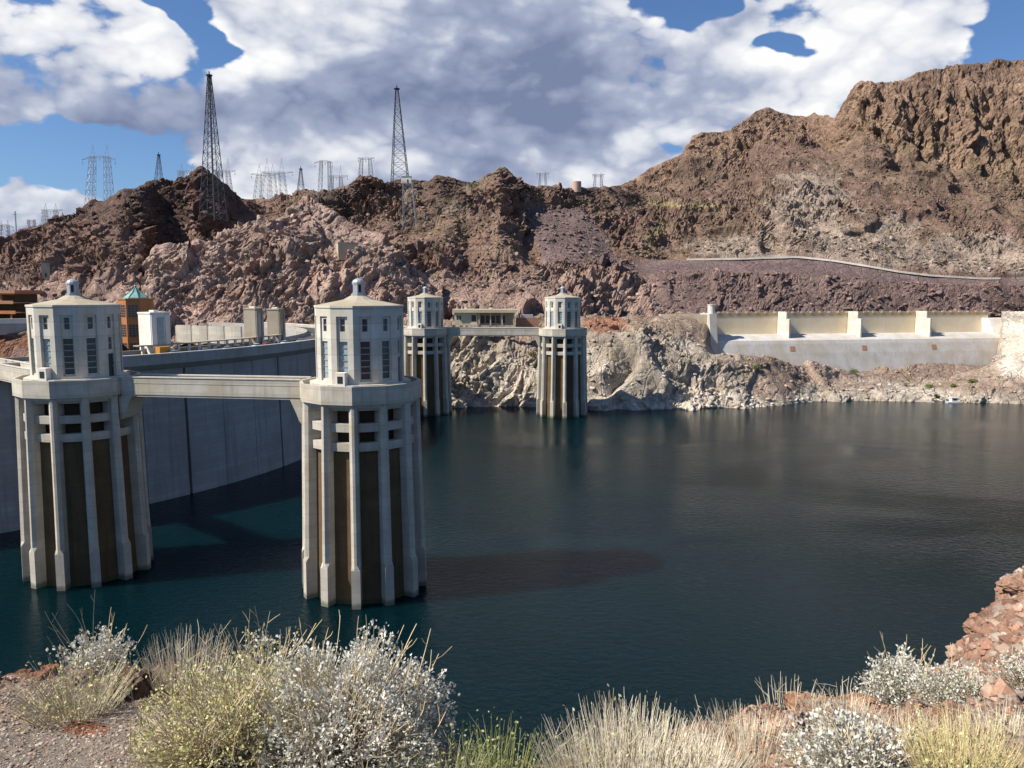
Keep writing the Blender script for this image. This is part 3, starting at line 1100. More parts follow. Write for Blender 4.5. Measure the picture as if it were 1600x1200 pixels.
# covered walkway along the downstream side of the crest
can = empty('walkway_canopy', arc(-20, DR - 14, 43.6))
tag(can, 'long thin pale canopy on white posts along the dam crest', 'canopy')
mb = MB()
arc_solid(mb, -33, -7, [(DR - 15.0, 46.5), (DR - 12.0, 46.5), (DR - 12.0, 46.85), (DR - 15.0, 46.85)])
o = mb.build('slab', M['roof'], can)
o.matrix_parent_inverse = Matrix.Translation(-can.location)
fix_normals(o)
for i in range(18):
    mb = MB()
    a = -32.6 + i * 1.48
    arc_solid(mb, a, a + 0.28, [(DR - 12.7, 43.7), (DR - 12.1, 43.7), (DR - 12.1, 46.5), (DR - 12.7, 46.5)])
    o = mb.build('post', M['white'], can)
    o.matrix_parent_inverse = Matrix.Translation(-can.location)
    fix_normals(o)

# ------------------------------------------------------------------ towers on the crest


def crest_tower(phi, w, d, h, mat, label, recess=True):
    p = Vector(arc(phi, DR - 15.5, 43.4))
    t = empty('crest_tower', p, math.radians(phi))
    tag(t, label, 'tower', 'towers along the dam crest')
    mb = MB()
    mb.box(-w / 2, w / 2, -d / 2, d / 2, 0, h)
    mb.build('shaft', M[mat], t)
    mb = MB()
    mb.box(-w / 2 - .15, w / 2 + .15, -d / 2 - .15, d / 2 + .15, h, h + 0.5)
    mb.build('roof_slab', M[mat], t)
    # recessed strip on the lake side and on the left side
    mb = MB()
    mb.box(w / 2 + .003, w / 2 + .18, -d * 0.16, d * 0.16, 1.5, h - 1.2)
    mb.build('recessed_panel', M['palepane' if recess else 'tan'], t)
    for s in (-1, 1):
        mb = MB()
        mb.box(w / 2 + .003, w / 2 + .4, s * d * 0.36 - d * 0.12, s * d * 0.36 + d * 0.12, 0, h - .4)
        mb.build('pilaster', M[mat], t)
    mb = MB()
    mb.box(-0.5, 0.5, -d / 2 - .05, -d / 2 + .1, 0, 2.2)
    mb.build('door', M['door'], t)
    mb = MB()
    mb.box(-1.2, 1.0, -0.8, 0.9, h + .5, h + 1.1)
    mb.build('roof_hatch', M['white'], t)
    return t


def phi_at(px, r):
    best = None
    for i in range(-700, 700):
        p = arc(i / 10, r, 45)
        x = project(np.array([[p]]))[0][0, 0]
        if p[1] < 345 and (best is None or abs(x - px) < best[0]):
            best = (abs(x - px), i / 10)
    return best[1]


crest_tower(phi_at(243, DR - 15.5), 6.0, 7.0, 13.2, 'white', 'bright white square tower on the dam crest beside the orange building')
crest_tower(phi_at(397, DR - 15.5), 4.8, 5.2, 13.6, 'tan', 'taller of the two beige square towers on the dam crest')
crest_tower(phi_at(432, DR - 15.5), 4.8, 5.4, 13.0, 'tan', 'beige square crest tower closest to the near intake tower', False)

# ------------------------------------------------------------------ intake towers
CORNER = 3.0


def az(a, r, z):
    a = math.radians(a)
    return (r * math.sin(a), -r * math.cos(a), z)


def gon(r, z, n=12, off=CORNER):
    # counter-clockwise seen from above
    return [az(off + 360.0 / n * k, r, z) for k in range(n)]


def wall_panel(mb, w, z0, z1, holes, depth):
    """flat wall in the local plane y=0 (outside = -y) with recessed openings (x0,x1,z0,z1)"""
    xs = sorted({-w / 2, w / 2, *[h[0] for h in holes], *[h[1] for h in holes]})
    zs = sorted({z0, z1, *[h[2] for h in holes], *[h[3] for h in holes]})

    def hole(x, z):
        return any(h[0] < x < h[1] and h[2] < z < h[3] for h in holes)
    out = []
    for i in range(len(xs) - 1):
        for j in range(len(zs) - 1):
            a, b, c, d = xs[i], xs[i + 1], zs[j], zs[j + 1]
            if not hole((a + b) / 2, (c + d) / 2):
                out.append([(a, 0, c), (b, 0, c), (b, 0, d), (a, 0, d)])
    for (a, b, c, d) in holes:
        D = depth
        out += [[(a, 0, c), (a, D, c), (a, D, d), (a, 0, d)][::-1], [(b, 0, c), (b, D, c), (b, D, d), (b, 0, d)],
                [(a, 0, c), (b, 0, c), (b, D, c), (a, D, c)][::-1], [(a, 0, d), (b, 0, d), (b, D, d), (a, D, d)]]
    return out


TR = 9.2          # cabin radius
DECK = 45.0


def window_mesh(w, h, rows):
    pane, bars = MB(), MB()
    pane.box(-w / 2, w / 2, 0.02, 0.08, 0, h)
    for r in range(1, rows):
        bars.box(-w / 2, w / 2, -0.09, 0.018, h * r / rows - 0.10, h * r / rows + 0.10)
    bars.box(-w / 2, -w / 2 + .12, -0.10, 0.017, 0, h)
    bars.box(w / 2 - .12, w / 2, -0.10, 0.017, 0, h)
    return pane, bars


def make_tower():
    t = empty('intake_tower')
    # body
    mb = MB()
    mb.prism(gon(11.3, -6), gon(10.5, 31.8))
    mb.build('shaft', M['shaft'], t)
    mb = MB()
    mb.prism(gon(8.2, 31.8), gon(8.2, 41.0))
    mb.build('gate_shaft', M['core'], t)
    for z0, z1 in ((31.802, 33.5), (35.7, 37.4)):
        mb = MB()
        mb.ring(gon(11.35, z0), gon(9.8, z0), gon(11.35, z1), gon(9.8, z1))
        mb.build('ring_beam', M['tower'], t)
    # fins: pointed ribs standing on square blocks
    def fin_mesh():
        mb = MB()
        w = 1.0

        def sec(z, ro, pointed, wd):
            ri = 8.8
            if pointed:
                return [(-wd, -ri, z), (-wd, -ro + 0.62, z), (-0.26, -ro, z), (0.26, -ro, z), (wd, -ro + 0.62, z), (wd, -ri, z)][::-1]
            return [(-wd, -ri, z), (-wd, -ro, z), (-0.3, -ro - .004, z), (0.3, -ro - .004, z), (wd, -ro, z), (wd, -ri, z)][::-1]
        mb.prism(sec(-6, 13.38, False, 0.90), sec(8.0, 13.2, False, 0.90))
        mb.prism(sec(8.002, 13.18, False, 0.895), sec(9.0, 13.12, True, 0.89))
        mb.prism(sec(9.002, 13.12, True, 0.89), sec(41.2, 12.35, True, 0.82))
        return mb
    fm = fin_mesh()
    f0 = None
    for k in range(12):
        if f0 is None:
            f0 = fix_normals(fm.build('fin', M['tower'], t, (0, 0, 0), math.radians(CORNER + 30 * k)))
        else:
            o = f0.copy()
            COL.objects.link(o)
            o.rotation_euler = (0, 0, math.radians(CORNER + 30 * k))
    # lintels stepping out below the deck
    mb = MB()
    mb.ring(gon(11.3, 40.0), gon(10.0, 40.0), gon(11.3, 40.65), gon(10.0, 40.65))
    mb.build('lintel', M['tower'], t)
    mb = MB()
    mb.ring(gon(12.1, 40.652), gon(6.6, 40.652), gon(12.1, 41.3), gon(6.6, 41.3))
    mb.build('deck_soffit', M['tower'], t)
    # deck with parapet
    mb = MB()
    mb.prism(gon(12.75, 41.302), gon(12.75, 43.9))
    mb.build('deck', M['tower'], t)
    mb = MB()
    mb.ring(gon(12.75, 43.902), gon(12.2, 43.902), gon(12.75, DECK), gon(12.2, DECK))
    mb.build('parapet', M['tower'], t)
    mb = MB()
    mb.ring(gon(10.6, 43.903), gon(9.0, 43.903), gon(10.6, 45.0), gon(9.0, 45.0))
    mb.build('plinth', M['cabin'], t)
    # cabin
    w = 2 * TR * math.sin(math.radians(15))
    ap = TR * math.cos(math.radians(15))
    holes = [(-1.0, 1.0, 46.0, 53.6), (-0.55, 0.55, 55.6, 58.1)]
    hd = [(-1.0, 1.0, 45.001, 50.0), (-0.55, 0.55, 51.0, 53.6), (-0.55, 0.55, 55.6, 58.1)]
    walls = MB()
    for k in range(12):
        a = CORNER + 15 + 30 * k
        door = k in (2, 8)        # the faces towards the bridges
        R_ = Matrix.Rotation(math.radians(a), 4, 'Z')
        chan = (-1.2, 1.2, 45.0 if door else 45.6, 58.6)
        for q in wall_panel(None, w, 45.0, 60.3, [chan], 0.32):
            walls.poly([R_ @ Vector((x, y - ap, z)) for x, y, z in q])
        for q in wall_panel(None, 2.4, chan[2], chan[3], hd if door else holes, 0.35):
            walls.poly([R_ @ Vector((x, y - ap + 0.32, z)) for x, y, z in q])
    walls.build('cabin_wall', M['cabin'], t)
    mb = MB()
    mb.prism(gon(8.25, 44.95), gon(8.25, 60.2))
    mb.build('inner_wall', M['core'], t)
    meshes = {}
    for key, (ww, hh, rr) in {'tall': (2.0, 7.6, 6), 'small': (1.1, 2.5, 2)}.items():
        meshes[key] = window_mesh(ww, hh, rr)

    def window(name, key, a, z, mat):
        pane, bars = meshes[key]
        o = pane.build(name, M[mat], t, az(a, ap - 0.62, z), math.radians(a))
        b = bars.build('glazing_bars', M['bar'], o)
        return o
    for k in range(12):
        a = CORNER + 15 + 30 * k
        pale = k in (9, 10, 11)  # sun-facing sides: their brighter look is put into a paler pane colour
        if k in (2, 8):
            mb = MB()
            mb.box(-1.0, 1.0, 0.0, 0.12, 0, 5.0)
            d = mb.build('door', M['door'], t, az(a, ap - 0.62, 45.0), math.radians(a))
            mb = MB()
            mb.box(0.6, 0.75, -0.10, -0.01, 2.1, 2.4)
            mb.build('handle', M['steel'], d)
            window('small_window', 'small', a, 51.05, 'glass')
        else:
            window('window', 'tall', a, 46.0, 'palepane' if pale else 'glass')
        window('small_window', 'small', a, 55.6, 'glass')
    # gate-hoist housing standing on the deck below one window
    mb = MB()
    mb.box(-1.0, 1.0, -1.5, 0.1, 0, 3.6)
    hb = mb.build('hoist_housing', M['white'], t, az(CORNER - 15, ap, 43.9), math.radians(CORNER - 15))
    mb = MB()
    mb.box(-0.55, 0.55, -1.56, -1.502, 1.5, 2.9)
    mb.build('opening', M['black'], hb)
    # cornice, roof, lantern
    mb = MB()
    mb.ring(gon(TR + 0.14, 60.302), gon(TR - 1.1, 60.302), gon(TR + 0.14, 60.75), gon(TR - 1.1, 60.75))
    mb.build('cornice', M['cabin'], t)
    mb = MB()
    mb.prism(gon(TR - 0.25, 60.752), gon(3.2, 61.9))
    mb.prism(gon(3.2, 61.902), gon(1.75, 62.7))
    mb.build('roof', M['roof'], t)
    lan = MB()
    lan.prism(gon(1.6, 62.7, 8, 0), gon(1.6, 63.1, 8, 0))
    lan.prism(gon(1.3, 63.1, 8, 0), gon(1.3, 65.2, 8, 0))
    lo = lan.build('lantern', M['lantern'], t)
    dm = MB()
    zr = [(1.36, 65.2), (1.30, 65.6), (1.05, 65.95), (0.6, 66.2), (0.2, 66.3)]
    for (r0, z0), (r1, z1) in zip(zr[:-1], zr[1:]):
        dm.prism(gon(r0, z0, 12, 0), gon(r1, z1, 12, 0))
    dm.build('dome', M['lantern'], lo)
    for k in range(4):
        mb = MB()
        a = 22.5 + 90 * k
        mb.box(-0.28, 0.28, -0.03, 0.03, 0, 1.6)
        mb.build('louvre', M['black'], lo, az(a, 1.3 * math.cos(math.radians(22.5)) + .01, 63.4), math.radians(a))
    return t


tw = make_tower()
TPOS = {'near': Vector((-32, 168, 0)), 'left': Vector((-97, 178, 0)), 'farright': Vector((26, 412, 0)), 'farleft': Vector((-45, 418, 0))}
TLAB = {'near': 'pale twelve-sided intake tower nearest the camera, standing in the lake mid-left',
        'left': 'pale intake tower at the left edge in front of the shaded dam face',
        'farright': 'far intake tower furthest right, standing alone against the bleached shore',
        'farleft': 'far intake tower partly hidden behind the nearest intake tower'}
towers = {}
for i, (k, p) in enumerate(TPOS.items()):
    o = tw if i == 0 else copy_tree(tw)
    o.location = p
    tag(o, TLAB[k], 'intake tower', 'concrete intake towers in the lake')
    towers[k] = o

# ------------------------------------------------------------------ access bridges


def bridge(a, b, ra, rb, label, half=2.6):
    a, b = Vector(a), Vector(b)
    d = (b - a)
    d.z = 0
    L = d.length
    rz = math.atan2(d.y, d.x)
    t = empty('access_bridge', (a.x, a.y, 41.0), rz)
    tag(t, label, 'bridge', 'access bridges to the intake towers')
    x0, x1 = ra, L - rb
    mb = MB()
    for s in (-1, 1):
        mb.box(x0, x1, s * half - .35, s * half + .35, 0.3, 2.75)
    mb.build('girder', M['tower'], t)
    mb = MB()
    mb.box(x0, x1, -half + .352, half - .352, 2.0, 2.7)
    mb.build('deck', M['tower'], t)
    for s in (-1, 1):
        mb = MB()
        mb.box(x0, x1, s * (half + .15) - .25, s * (half + .15) + .25, 2.752, 4.0)
        p = mb.build('parapet', M['tower'], t)
        mb = MB()
        mb.box(x0, x1, s * (half + .15) - .36, s * (half + .15) + .36, 4.002, 4.25)
        mb.build('coping', M['cabin'], p)
        mb = MB()
        mb.box(x0, x1, s * half - .22, s * half + .22, -.15, .298)
        mb.build('lower_flange', M['tower'], t)
    # haunches carrying the ends
    for x, sg in ((x0, 1), (x1, -1)):
        if (sg > 0 and ra < 5) or (sg < 0 and rb < 5):
            continue
        mb = MB()
        pr = [(0, -5.2), (0.5, -4.6), (1.1, -3.0), (2.4, -0.152), (-0.6, -0.152), (-0.6, -5.2)]
        lo = [(x + sg * u, -half - .3, w) for u, w in pr]
        hi = [(x + sg * u, half + .3, w) for u, w in pr]
        mb.prism(lo, hi)
        fix_normals(mb.build('haunch', M['tower'], t))
    return t


bridge(TPOS['left'], TPOS['near'], 12.2, 12.2, 'pale concrete bridge joining the left tower to the nearest tower')
bridge(TPOS['farleft'], TPOS['farright'], 12.2, 12.2, 'concrete bridge joining the two far towers')
pl = Vector((-146, 221, 0))
bridge(pl, TPOS['left'], 2.0, 12.2, 'short concrete bridge running from the left tower back to the dam')
bridge(Vector((-104, 470, 0)), TPOS['farleft'], 2.0, 12.2, 'short concrete bridge linking the far hidden tower to the dam')

# ------------------------------------------------------------------ cars on the crest


def car(p, rz, paint, label):
    t = empty('car', p, rz)
    tag(t, label, 'car', 'cars on the dam crest road')
    body = MB()
    prof = [(-2.2, 0.35), (2.2, 0.35), (2.25, 0.75), (1.2, 0.95), (-2.15, 1.0), (-2.25, 0.6)]
    body.prism([(x, -0.88, z) for x, z in prof], [(x, 0.88, z) for x, z in prof])
    fix_normals(body.build('body', paint, t))
    cab = MB()
    prof = [(-1.9, 1.002), (1.1, 0.97), (0.45, 1.50), (-1.45, 1.52)]
    cab.prism([(x, -0.76, z) for x, z in prof], [(x, 0.76, z) for x, z in prof])
    fix_normals(cab.build('cabin', M['glass'], t))
    rf = MB()
    rf.box(-1.42, 0.42, -0.72, 0.72, 1.522, 1.57)
    rf.build('roof', paint, t)
    for x in (-1.4, 1.4):
        for y in (-0.82, 0.82):
            wh = MB()
            n = 10
            lo = [(x + .34 * math.cos(6.283 * k / n), y - .1, .34 + .34 * math.sin(6.283 * k / n)) for k in range(n)]
            wh.prism(lo, [(a, b + .2, c) for a, b, c in lo])
            wh.build('wheel', M['tyre'], t)
    return t


paints = [(plain('white paint', (.75, .75, .75), .3), 'white'), (plain('silver paint', (.45, .46, .48), .3, .4), 'silver'),
          (plain('dark blue paint', (.03, .05, .1), .3), 'dark blue'), (plain('red paint', (.3, .03, .02), .3), 'red'),
          (plain('black paint', (.015, .015, .018), .25), 'black')]
spots = [(276, 0, 1), (322, 0, 0), (342, 1, 2), (358, 0, 1), (376, 1, 4), (402, 0, 0), (418, 1, 3), (446, 0, 0), (458, 1, 2), (470, 0, 1)]
order = {}
for i, (px, lane, c) in enumerate(spots):
    r = DR - 4.0 - lane * 4
    a = phi_at(px, r)
    m, nm = paints[c]
    order[nm] = order.get(nm, 0) + 1
    where = ['nearest the white crest tower', 'by the canopy middle', 'closest to the nearest intake tower', 'further along the crest'][
        min(3, order[nm] - 1)] if nm in ('white', 'silver', 'dark blue') else 'among the parked cars'
    car(arc(a, r, 43.76), math.radians(a + 90), m, f'{nm} car on the dam crest road {where}')
# orange work truck by the white tower
a = phi_at(258, DR - 7)
t = empty('work_truck', arc(a, DR - 7, 43.76), math.radians(a + 90))
tag(t, 'orange work truck parked beside the white crest tower', 'truck')
mb = MB()
mb.box(-2.6, 1.2, -1.05, 1.05, 0.7, 2.7)
mb.build('cargo_box', plain('orange truck paint', (.55, .24, .03), .5), t)
mb = MB()
mb.prism([(x, -1, z) for x, z in ((1.25, .6), (2.9, .6), (2.9, 1.4), (2.4, 2.3), (1.25, 2.3))],
         [(x, 1, z) for x, z in ((1.25, .6), (2.9, .6), (2.9, 1.4), (2.4, 2.3), (1.25, 2.3))])
fix_normals(mb.build('cab', M['white'], t))
for x in (-1.7, 2.0):
    for y in (-.95, .95):
        wh = MB()
        lo = [(x + .45 * math.cos(6.283 * k / 10), y - .12, .45 + .45 * math.sin(6.283 * k / 10)) for k in range(10)]
        wh.prism(lo, [(p, q + .24, s) for p, q, s in lo])
        wh.build('wheel', M['tyre'], t)

# ------------------------------------------------------------------ people on the short bridge


def person(p, rz, shirt, trousers, label, lean=0.0):
    """one continuous skinned figure, standing"""
    t = bpy.data.meshes.new('person')
    J = [((0, 0, 0.98), .15), ((0, 0, 1.2), .14), ((0, 0, 1.40), .17), ((0, 0, 1.52), .06), ((0, -.02, 1.66), .105), ((0, 0, 1.77), .07),
         ((.21, 0, 1.40), .06), ((.27, .02, 1.12), .048), ((.25, -.12, .92), .035), ((-.21, 0, 1.40), .06), ((-.27, .02, 1.12), .048),
         ((-.24, -.10, .92), .035), ((.10, 0, .88), .10), ((.11, -.02, .48), .07), ((.11, .02, .08), .05), ((.12, -.14, .04), .04),
         ((-.10, 0, .88), .10), ((-.11, -.03, .48), .07), ((-.11, .02, .08), .05), ((-.12, -.14, .04), .04)]
    E = [(0, 1), (1, 2), (2, 3), (3, 4), (4, 5), (2, 6), (6, 7), (7, 8), (2, 9), (9, 10), (10, 11), (0, 12), (12, 13), (13, 14), (14, 15),
         (0, 16), (16, 17), (17, 18), (18, 19)]
    t.from_pydata([j[0] for j in J], E, [])
    o = bpy.data.objects.new('person', t)
    COL.objects.link(o)
    sk = o.modifiers.new('skin', 'SKIN')
    for i, j in enumerate(J):
        t.skin_vertices[0].data[i].radius = (j[1], j[1] * (0.75 if i in (0, 1, 2) else 1))
    t.skin_vertices[0].data[0].use_root = True
    s = o.modifiers.new('sub', 'SUBSURF')
    s.levels = s.render_levels = 1
    m, g, b = new_mat('clothed figure')
    tc = g.n('ShaderNodeTexCoord').outputs['Object']
    sp = g.n('ShaderNodeSeparateXYZ')
    g.put(sp.inputs[0], tc)
    c = g.mix(g.ss(sp.outputs[2], 0.94, 0.96), (*trousers, 1), (*shirt, 1))
    c = g.mix(g.ss(sp.outputs[2], 1.48, 1.50), c, (.42, .26, .18, 1))
    c = g.mix(g.ss(sp.outputs[2], 1.70, 1.72), c, (.05, .035, .025, 1))
    c = g.mix(g.ss(sp.outputs[2], 0.10, 0.08), c, (.03, .03, .03, 1))
    g.put(b.inputs['Base Color'], c)
    t.materials.append(m)
    o.location = p
    o.rotation_euler = (lean, 0, rz)
    tag(o, label, 'person', 'people on the bridge by the dam')
    return o


dirv = (TPOS['left'] - pl).normalized()
side = Vector((dirv.y, -dirv.x, 0))
for k, (s, off, sh, tr, lb) in enumerate([
        (13, -1.2, (.55, .55, .6), (.05, .06, .1), 'person in pale top standing on the short bridge, furthest left'),
        (18, -1.4, (.08, .09, .13), (.04, .04, .05), 'person in dark clothes standing at the rail of the short bridge'),
        (24, 1.2, (.3, .05, .05), (.08, .08, .1), 'person in red top on the short bridge nearest the tower')]):
    q = pl + dirv * s + side * off
    person((q.x, q.y, 43.71), 0.6 * k, sh, tr, lb)

# ------------------------------------------------------------------ visitor centre, garage, walls on the left
vp = U(215, 520, 420)
t = empty('visitor_centre', (vp.x, vp.y, 26), math.radians(14))
tag(t, 'orange eight-sided tower building with green copper roof', 'building')
mb = MB()
mb.prism(gon(8.6, 0, 8, 22.5), gon(8.6, 33.5, 8, 22.5))
mb.build('wall', M['orange'], t)
for k in range(8):
    a = 45 * k
    ap = 8.6 * math.cos(math.radians(22.5))
    for z, h in ((29.0 - 4.4, 6.2), (14.5, 6.2), (5.0, 6.2)):
        if k in (1, 2) and z > 20:
            continue
        mb = MB()
        mb.box(-2.55, 2.55, -.02, .06, 0, h)
        wdw = mb.build('window', M['glass'], t, az(a, ap + .01, z), math.radians(a))
        mb = MB()
        for i in range(1, 5):
            mb.box(-2.55, 2.55, -.12, -.022, h * i / 5 - .09, h * i / 5 + .09)
        for i in range(4):
            x = -2.5 + 5.0 * i / 3
            mb.box(x - .09, x + .09, -.14, -.121, 0, h)
        mb.build('glazing_bars', M['brown'], wdw)
mb = MB()
mb.ring(gon(8.9, 33.502, 8, 22.5), gon(6, 33.502, 8, 22.5), gon(8.9, 34.1, 8, 22.5), gon(6, 34.1, 8, 22.5))
mb.build('cornice', M['orange'], t)
mb = MB()
mb.prism(gon(6.4, 34.102, 8, 22.5), gon(6.4, 34.5, 8, 22.5))
mb.prism(gon(6.2, 34.502, 8, 22.5), gon(3.0, 37.0, 8, 22.5))
mb.prism(gon(3.0, 37.002, 8, 22.5), gon(0.6, 39.4, 8, 22.5))
rf = mb.build('copper_roof', M['copper'], t)
mb = MB()
for k in range(8):
    mb.bar(az(22.5 + 45 * k, 6.25, 34.6), az(22.5 + 45 * k, 0.7, 39.4), .22)
mb.build('roof_ribs', M['copper'], rf)
mb = MB()
mb.cyl((0, 0), .55, .55, 39.4, 40.6, 8)
mb.cyl((0, 0), .75, .2, 40.6, 41.2, 8)
mb.cyl((0, 0), .12, .06, 41.2, 46.5, 6)
mb.build('spire', M['copper'], rf)
mb = MB()
mb.box(-22, -8.3, -4, 8, 0, 30.5)
mb.build('wing', M['brown'], t)
for i in range(6):
    mb = MB()
    mb.box(-22.6, -8.2, -4.8, -4.003, 4 + i * 4.6, 5.6 + i * 4.6)
    mb.build('balcony_band', M['orange' if i < 5 else 'brown'], t)
    mb = MB()
    mb.box(-21.8, -8.4, -4.12, -4.004, 5.7 + i * 4.6, 8.4 + i * 4.6) if i < 5 else mb.box(-21.8, -8.4, -4.1, -4.004, 28.7, 30)
    mb.build('window_strip', M['glass'], t)

gp = U(0, 470, 440)
t = empty('parking_garage', (gp.x, gp.y, 44), math.radians(-12))
tag(t, 'terraced brown parking garage at the left edge below the hills', 'building')
for i, (z, x1, y0) in enumerate(((0, 22, -14), (5.2, 21, -12), (10.4, 17, -9), (15.2, 15, -6))):
    mb = MB()
    mb.box(-45, x1, y0, 12, z + 3.0, z + 3.5)
    fl = mb.build('floor_slab', M['brown'], t)
    mb = MB()
    mb.box(-45, x1 + .2, y0 - .3, y0 - .003, z + 2.7, z + 4.4)
    mb.build('spandrel', M['orange' if i % 2 else 'brown'], t)
    for k in range(6):
        mb = MB()
        x = -40 + k * 11.5
        if x < x1:
            mb.box(x - .35, x + .35, y0 + .5, y0 + 1.2, z - 1.7, z + 3.0)
            mb.build('column', M['brown'], t)
mb = MB()
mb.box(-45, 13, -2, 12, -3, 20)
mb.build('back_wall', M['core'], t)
mb = MB()
mb.box(-45, 16.5, -7, 12, 18.702, 20.4)
mb.build('roof', M['brown'], t)

bp_ = U(77, 420, 500)
t = empty('pump_house', (bp_.x, bp_.y - 4, bp_.z - 6), 0.5)
tag(t, 'small tan block house on the slope above the garage', 'building')
mb = MB()
mb.box(-2.2, 2.2, -2.2, 2.2, 0, 9.0)
mb.build('wall', M['tan'], t)
mb = MB()
mb.box(-2.4, 2.4, -2.4, 2.4, 9.0, 9.4)
mb.build('roof', M['tan'], t)
mb = MB()
mb.box(-.5, .5, -2.28, -2.203, 1, 3.2)
mb.build('door', M['door'], t)

# grey road wall left of the left tower
a, b = U(-60, 505, 385), U(60, 505, 400)
t = empty('road_wall', (a.x, a.y, 40), math.atan2(b.y - a.y, b.x - a.x))
tag(t, 'grey retaining wall with white rail below the parking garage', 'wall')
L = (b - a).length
mb = MB()
mb.box(-20, L, 0, 1.2, 2.5, 8.0)
mb.build('wall', M['parapet'], t)
mb = MB()
mb.box(-20, L + .1, -.25, 1.4, 8.003, 10.4)
mb.build('coping', M['white'], t)

# scalloped white walls beyond the crest
t0 = U(330, 530, 400)
t = empty('scalloped_wall', (t0.x, t0.y, 38), math.radians(-28))
tag(t, 'white scalloped retaining wall of curved panels beyond the canopy', 'wall')
for k in range(4):
    mb = MB()
    W = 10.5
    pts_o = []
    for i in range(9):
        u = i / 8
        pts_o.append((-2 * W - 4 + k * (W + 1.2) + u * W, -0.55 * math.sin(math.pi * u)))
    lo = [(x, y, 0) for x, y in pts_o] + [(x, y + .8, 0) for x, y in reversed(pts_o)]
    hi = [(x, y, 8.6) for x, y, z in lo]
    mb.prism(lo, hi)
    fix_normals(mb.build('wall_panel', M['tower'], t))
    mb = MB()
    mb.box(-2 * W - 5.1 + k * (W + 1.2), -2 * W - 4.05 + k * (W + 1.2), .2, 1.4, 0, 8.2)
    mb.build('buttress', M['tan'], t)

# ------------------------------------------------------------------ exhibit building between the far towers
e0 = U(708, 508, 462)
e1 = U(808, 508, 462)
t = empty('exhibit_building', (e0.x, e0.y, 44.2))
tag(t, 'low flat-roofed cream building between the two far towers', 'building')
W = e1.x - e0.x
mb = MB()
mb.box(0.8, 14, 0, 11, 0, 7.4)
mb.build('wall', M['cream'], t)
mb = MB()
mb.box(14.002, W - 1.5, 4.5, 11, 0, 7.4)
mb.build('porch_wall', M['tan'], t)
mb = MB()
mb.box(-.3, W, -1.6, 12, 7.403, 9.3)
rf = mb.build('roof', M['cream'], t)
for x, w in ((6.5, 1.3), (20.5, 1.6)):
    mb = MB()
    mb.box(x, x + w, 2, 4, 9.303, 10.2)
    mb.build('roof_vent', M['white'], rf)
for k in range(4):
    mb = MB()
    x = 14.6 + k * (W - 17) / 3
    mb.box(x, x + .7, -.6, .1, 0, 7.4)
    mb.build('column', M['cream'], t)
for x in (2.0, 3.6):
    mb = MB()
    mb.box(x, x + 1.0, -.06, -.003, 3.4, 5.8)
    mb.build('window', M['glass'], t)
mb = MB()
mb.box(10.6, 13.2, -.06, -.003, 2.4, 6.0)
mb.build('window', M['glass'], t)
mb = MB()
mb.box(10.2, 13.9, -1.4, -.8, .5, 1.9)
mb.build('railing', M['white'], t)
for k in range(5):
    mb = MB()
    mb.box(15.8 + k * 3.0, 18.0 + k * 3.0, 4.42, 4.497, 1.2, 5.6)
    mb.build('window', M['glass'], t)

q = U(826, 498, 475)
t = empty('white_van', (q.x, q.y, q.z - 2.2), 0.15)
tag(t, 'white boxy van parked right of the flat-roofed building', 'van')
mb = MB()
mb.box(-4.6, 2.4, -1.3, 1.3, .6, 4.6)
mb.build('cargo_box', M['white'], t)
mb = MB()
mb.prism([(x, -1.2, z) for x, z in ((2.45, .6), (4.8, .6), (4.8, 1.9), (4.1, 3.4), (2.45, 3.4))],
         [(x, 1.2, z) for x, z in ((2.45, .6), (4.8, .6), (4.8, 1.9), (4.1, 3.4), (2.45, 3.4))])
fix_normals(mb.build('cab', M['white'], t))
for x in (-3.2, 3.4):
    for y in (-1.15, 1.15):
        wh = MB()
        lo = [(x + .5 * math.cos(6.283 * k / 10), y - .15, .5 + .5 * math.sin(6.283 * k / 10)) for k in range(10)]
        wh.prism(lo, [(p, r + .3, s) for p, r, s in lo])
        wh.build('wheel', M['tyre'], t)
a, b = U(806, 506, 470), U(842, 506, 470)
mb = MB()
mb.box(0, b.x - a.x, 0, .8, -2.5, 3.6)
t = mb.build('low_wall', M['brown'], None, (a.x, a.y, a.z))
tag(t, 'low brown wall in front of the white van', 'wall')

# ------------------------------------------------------------------ spillway
s0 = U(1108, 545, 513)
s1 = U(1556, 545, 550)
rz = math.atan2(s1.y - s0.y, s1.x - s0.x)
sp = empty('spillway', (s0.x, s0.y, 0), rz)
tag(sp, 'long pale concrete spillway with piers across the right shore', 'spillway')
SL = math.hypot(s1.x - s0.x, s1.y - s0.y)
CZ = 36.0
mb = MB()
mb.box(0, SL, 9.0, 11.0, 28, 47.5)
mb.build('back_wall', M['spillwall'], sp)
mb = MB()
mb.box(0, SL, 8.9, 11.2, 47.502, 50.2)
mb.build('wall_head', M['spillcap'], sp)
dent = None
nd = 32
for k in range(nd):
    x = SL * (k + 0.5) / nd
    if dent is None:
        mb = MB()
        mb.box(-.8, .8, 8.7, 8.898, 49.5, 50.75)
        dent = mb.build('corbel', M['white'], sp, (x, 0, 0))
    else:
        o = dent.copy()
        COL.objects.link(o)
        o.location = (x, 0, 0)
mb = MB()   # ogee weir
prof = [(9.0, CZ - .3)] + [(5.0 - 1.6 * i, CZ - 0.014 * (i * 1.7) ** 2.1 - 0.02 * i) for i in range(0, 9)]
y, z = prof[-1]
prof += [(y - 1.0, z - 2.2), (y - 3.0, z - 8), (y - 6.5, z - 20), (y - 9, -2)]
lo = [(0, y, z) for y, z in prof] + [(0, 9.0, -2)]
hi = [(SL, y, z) for y, z in prof] + [(SL, 9.0, -2)]
mb.prism(lo, hi)
o = fix_normals(mb.build('weir', M['spill'], sp))
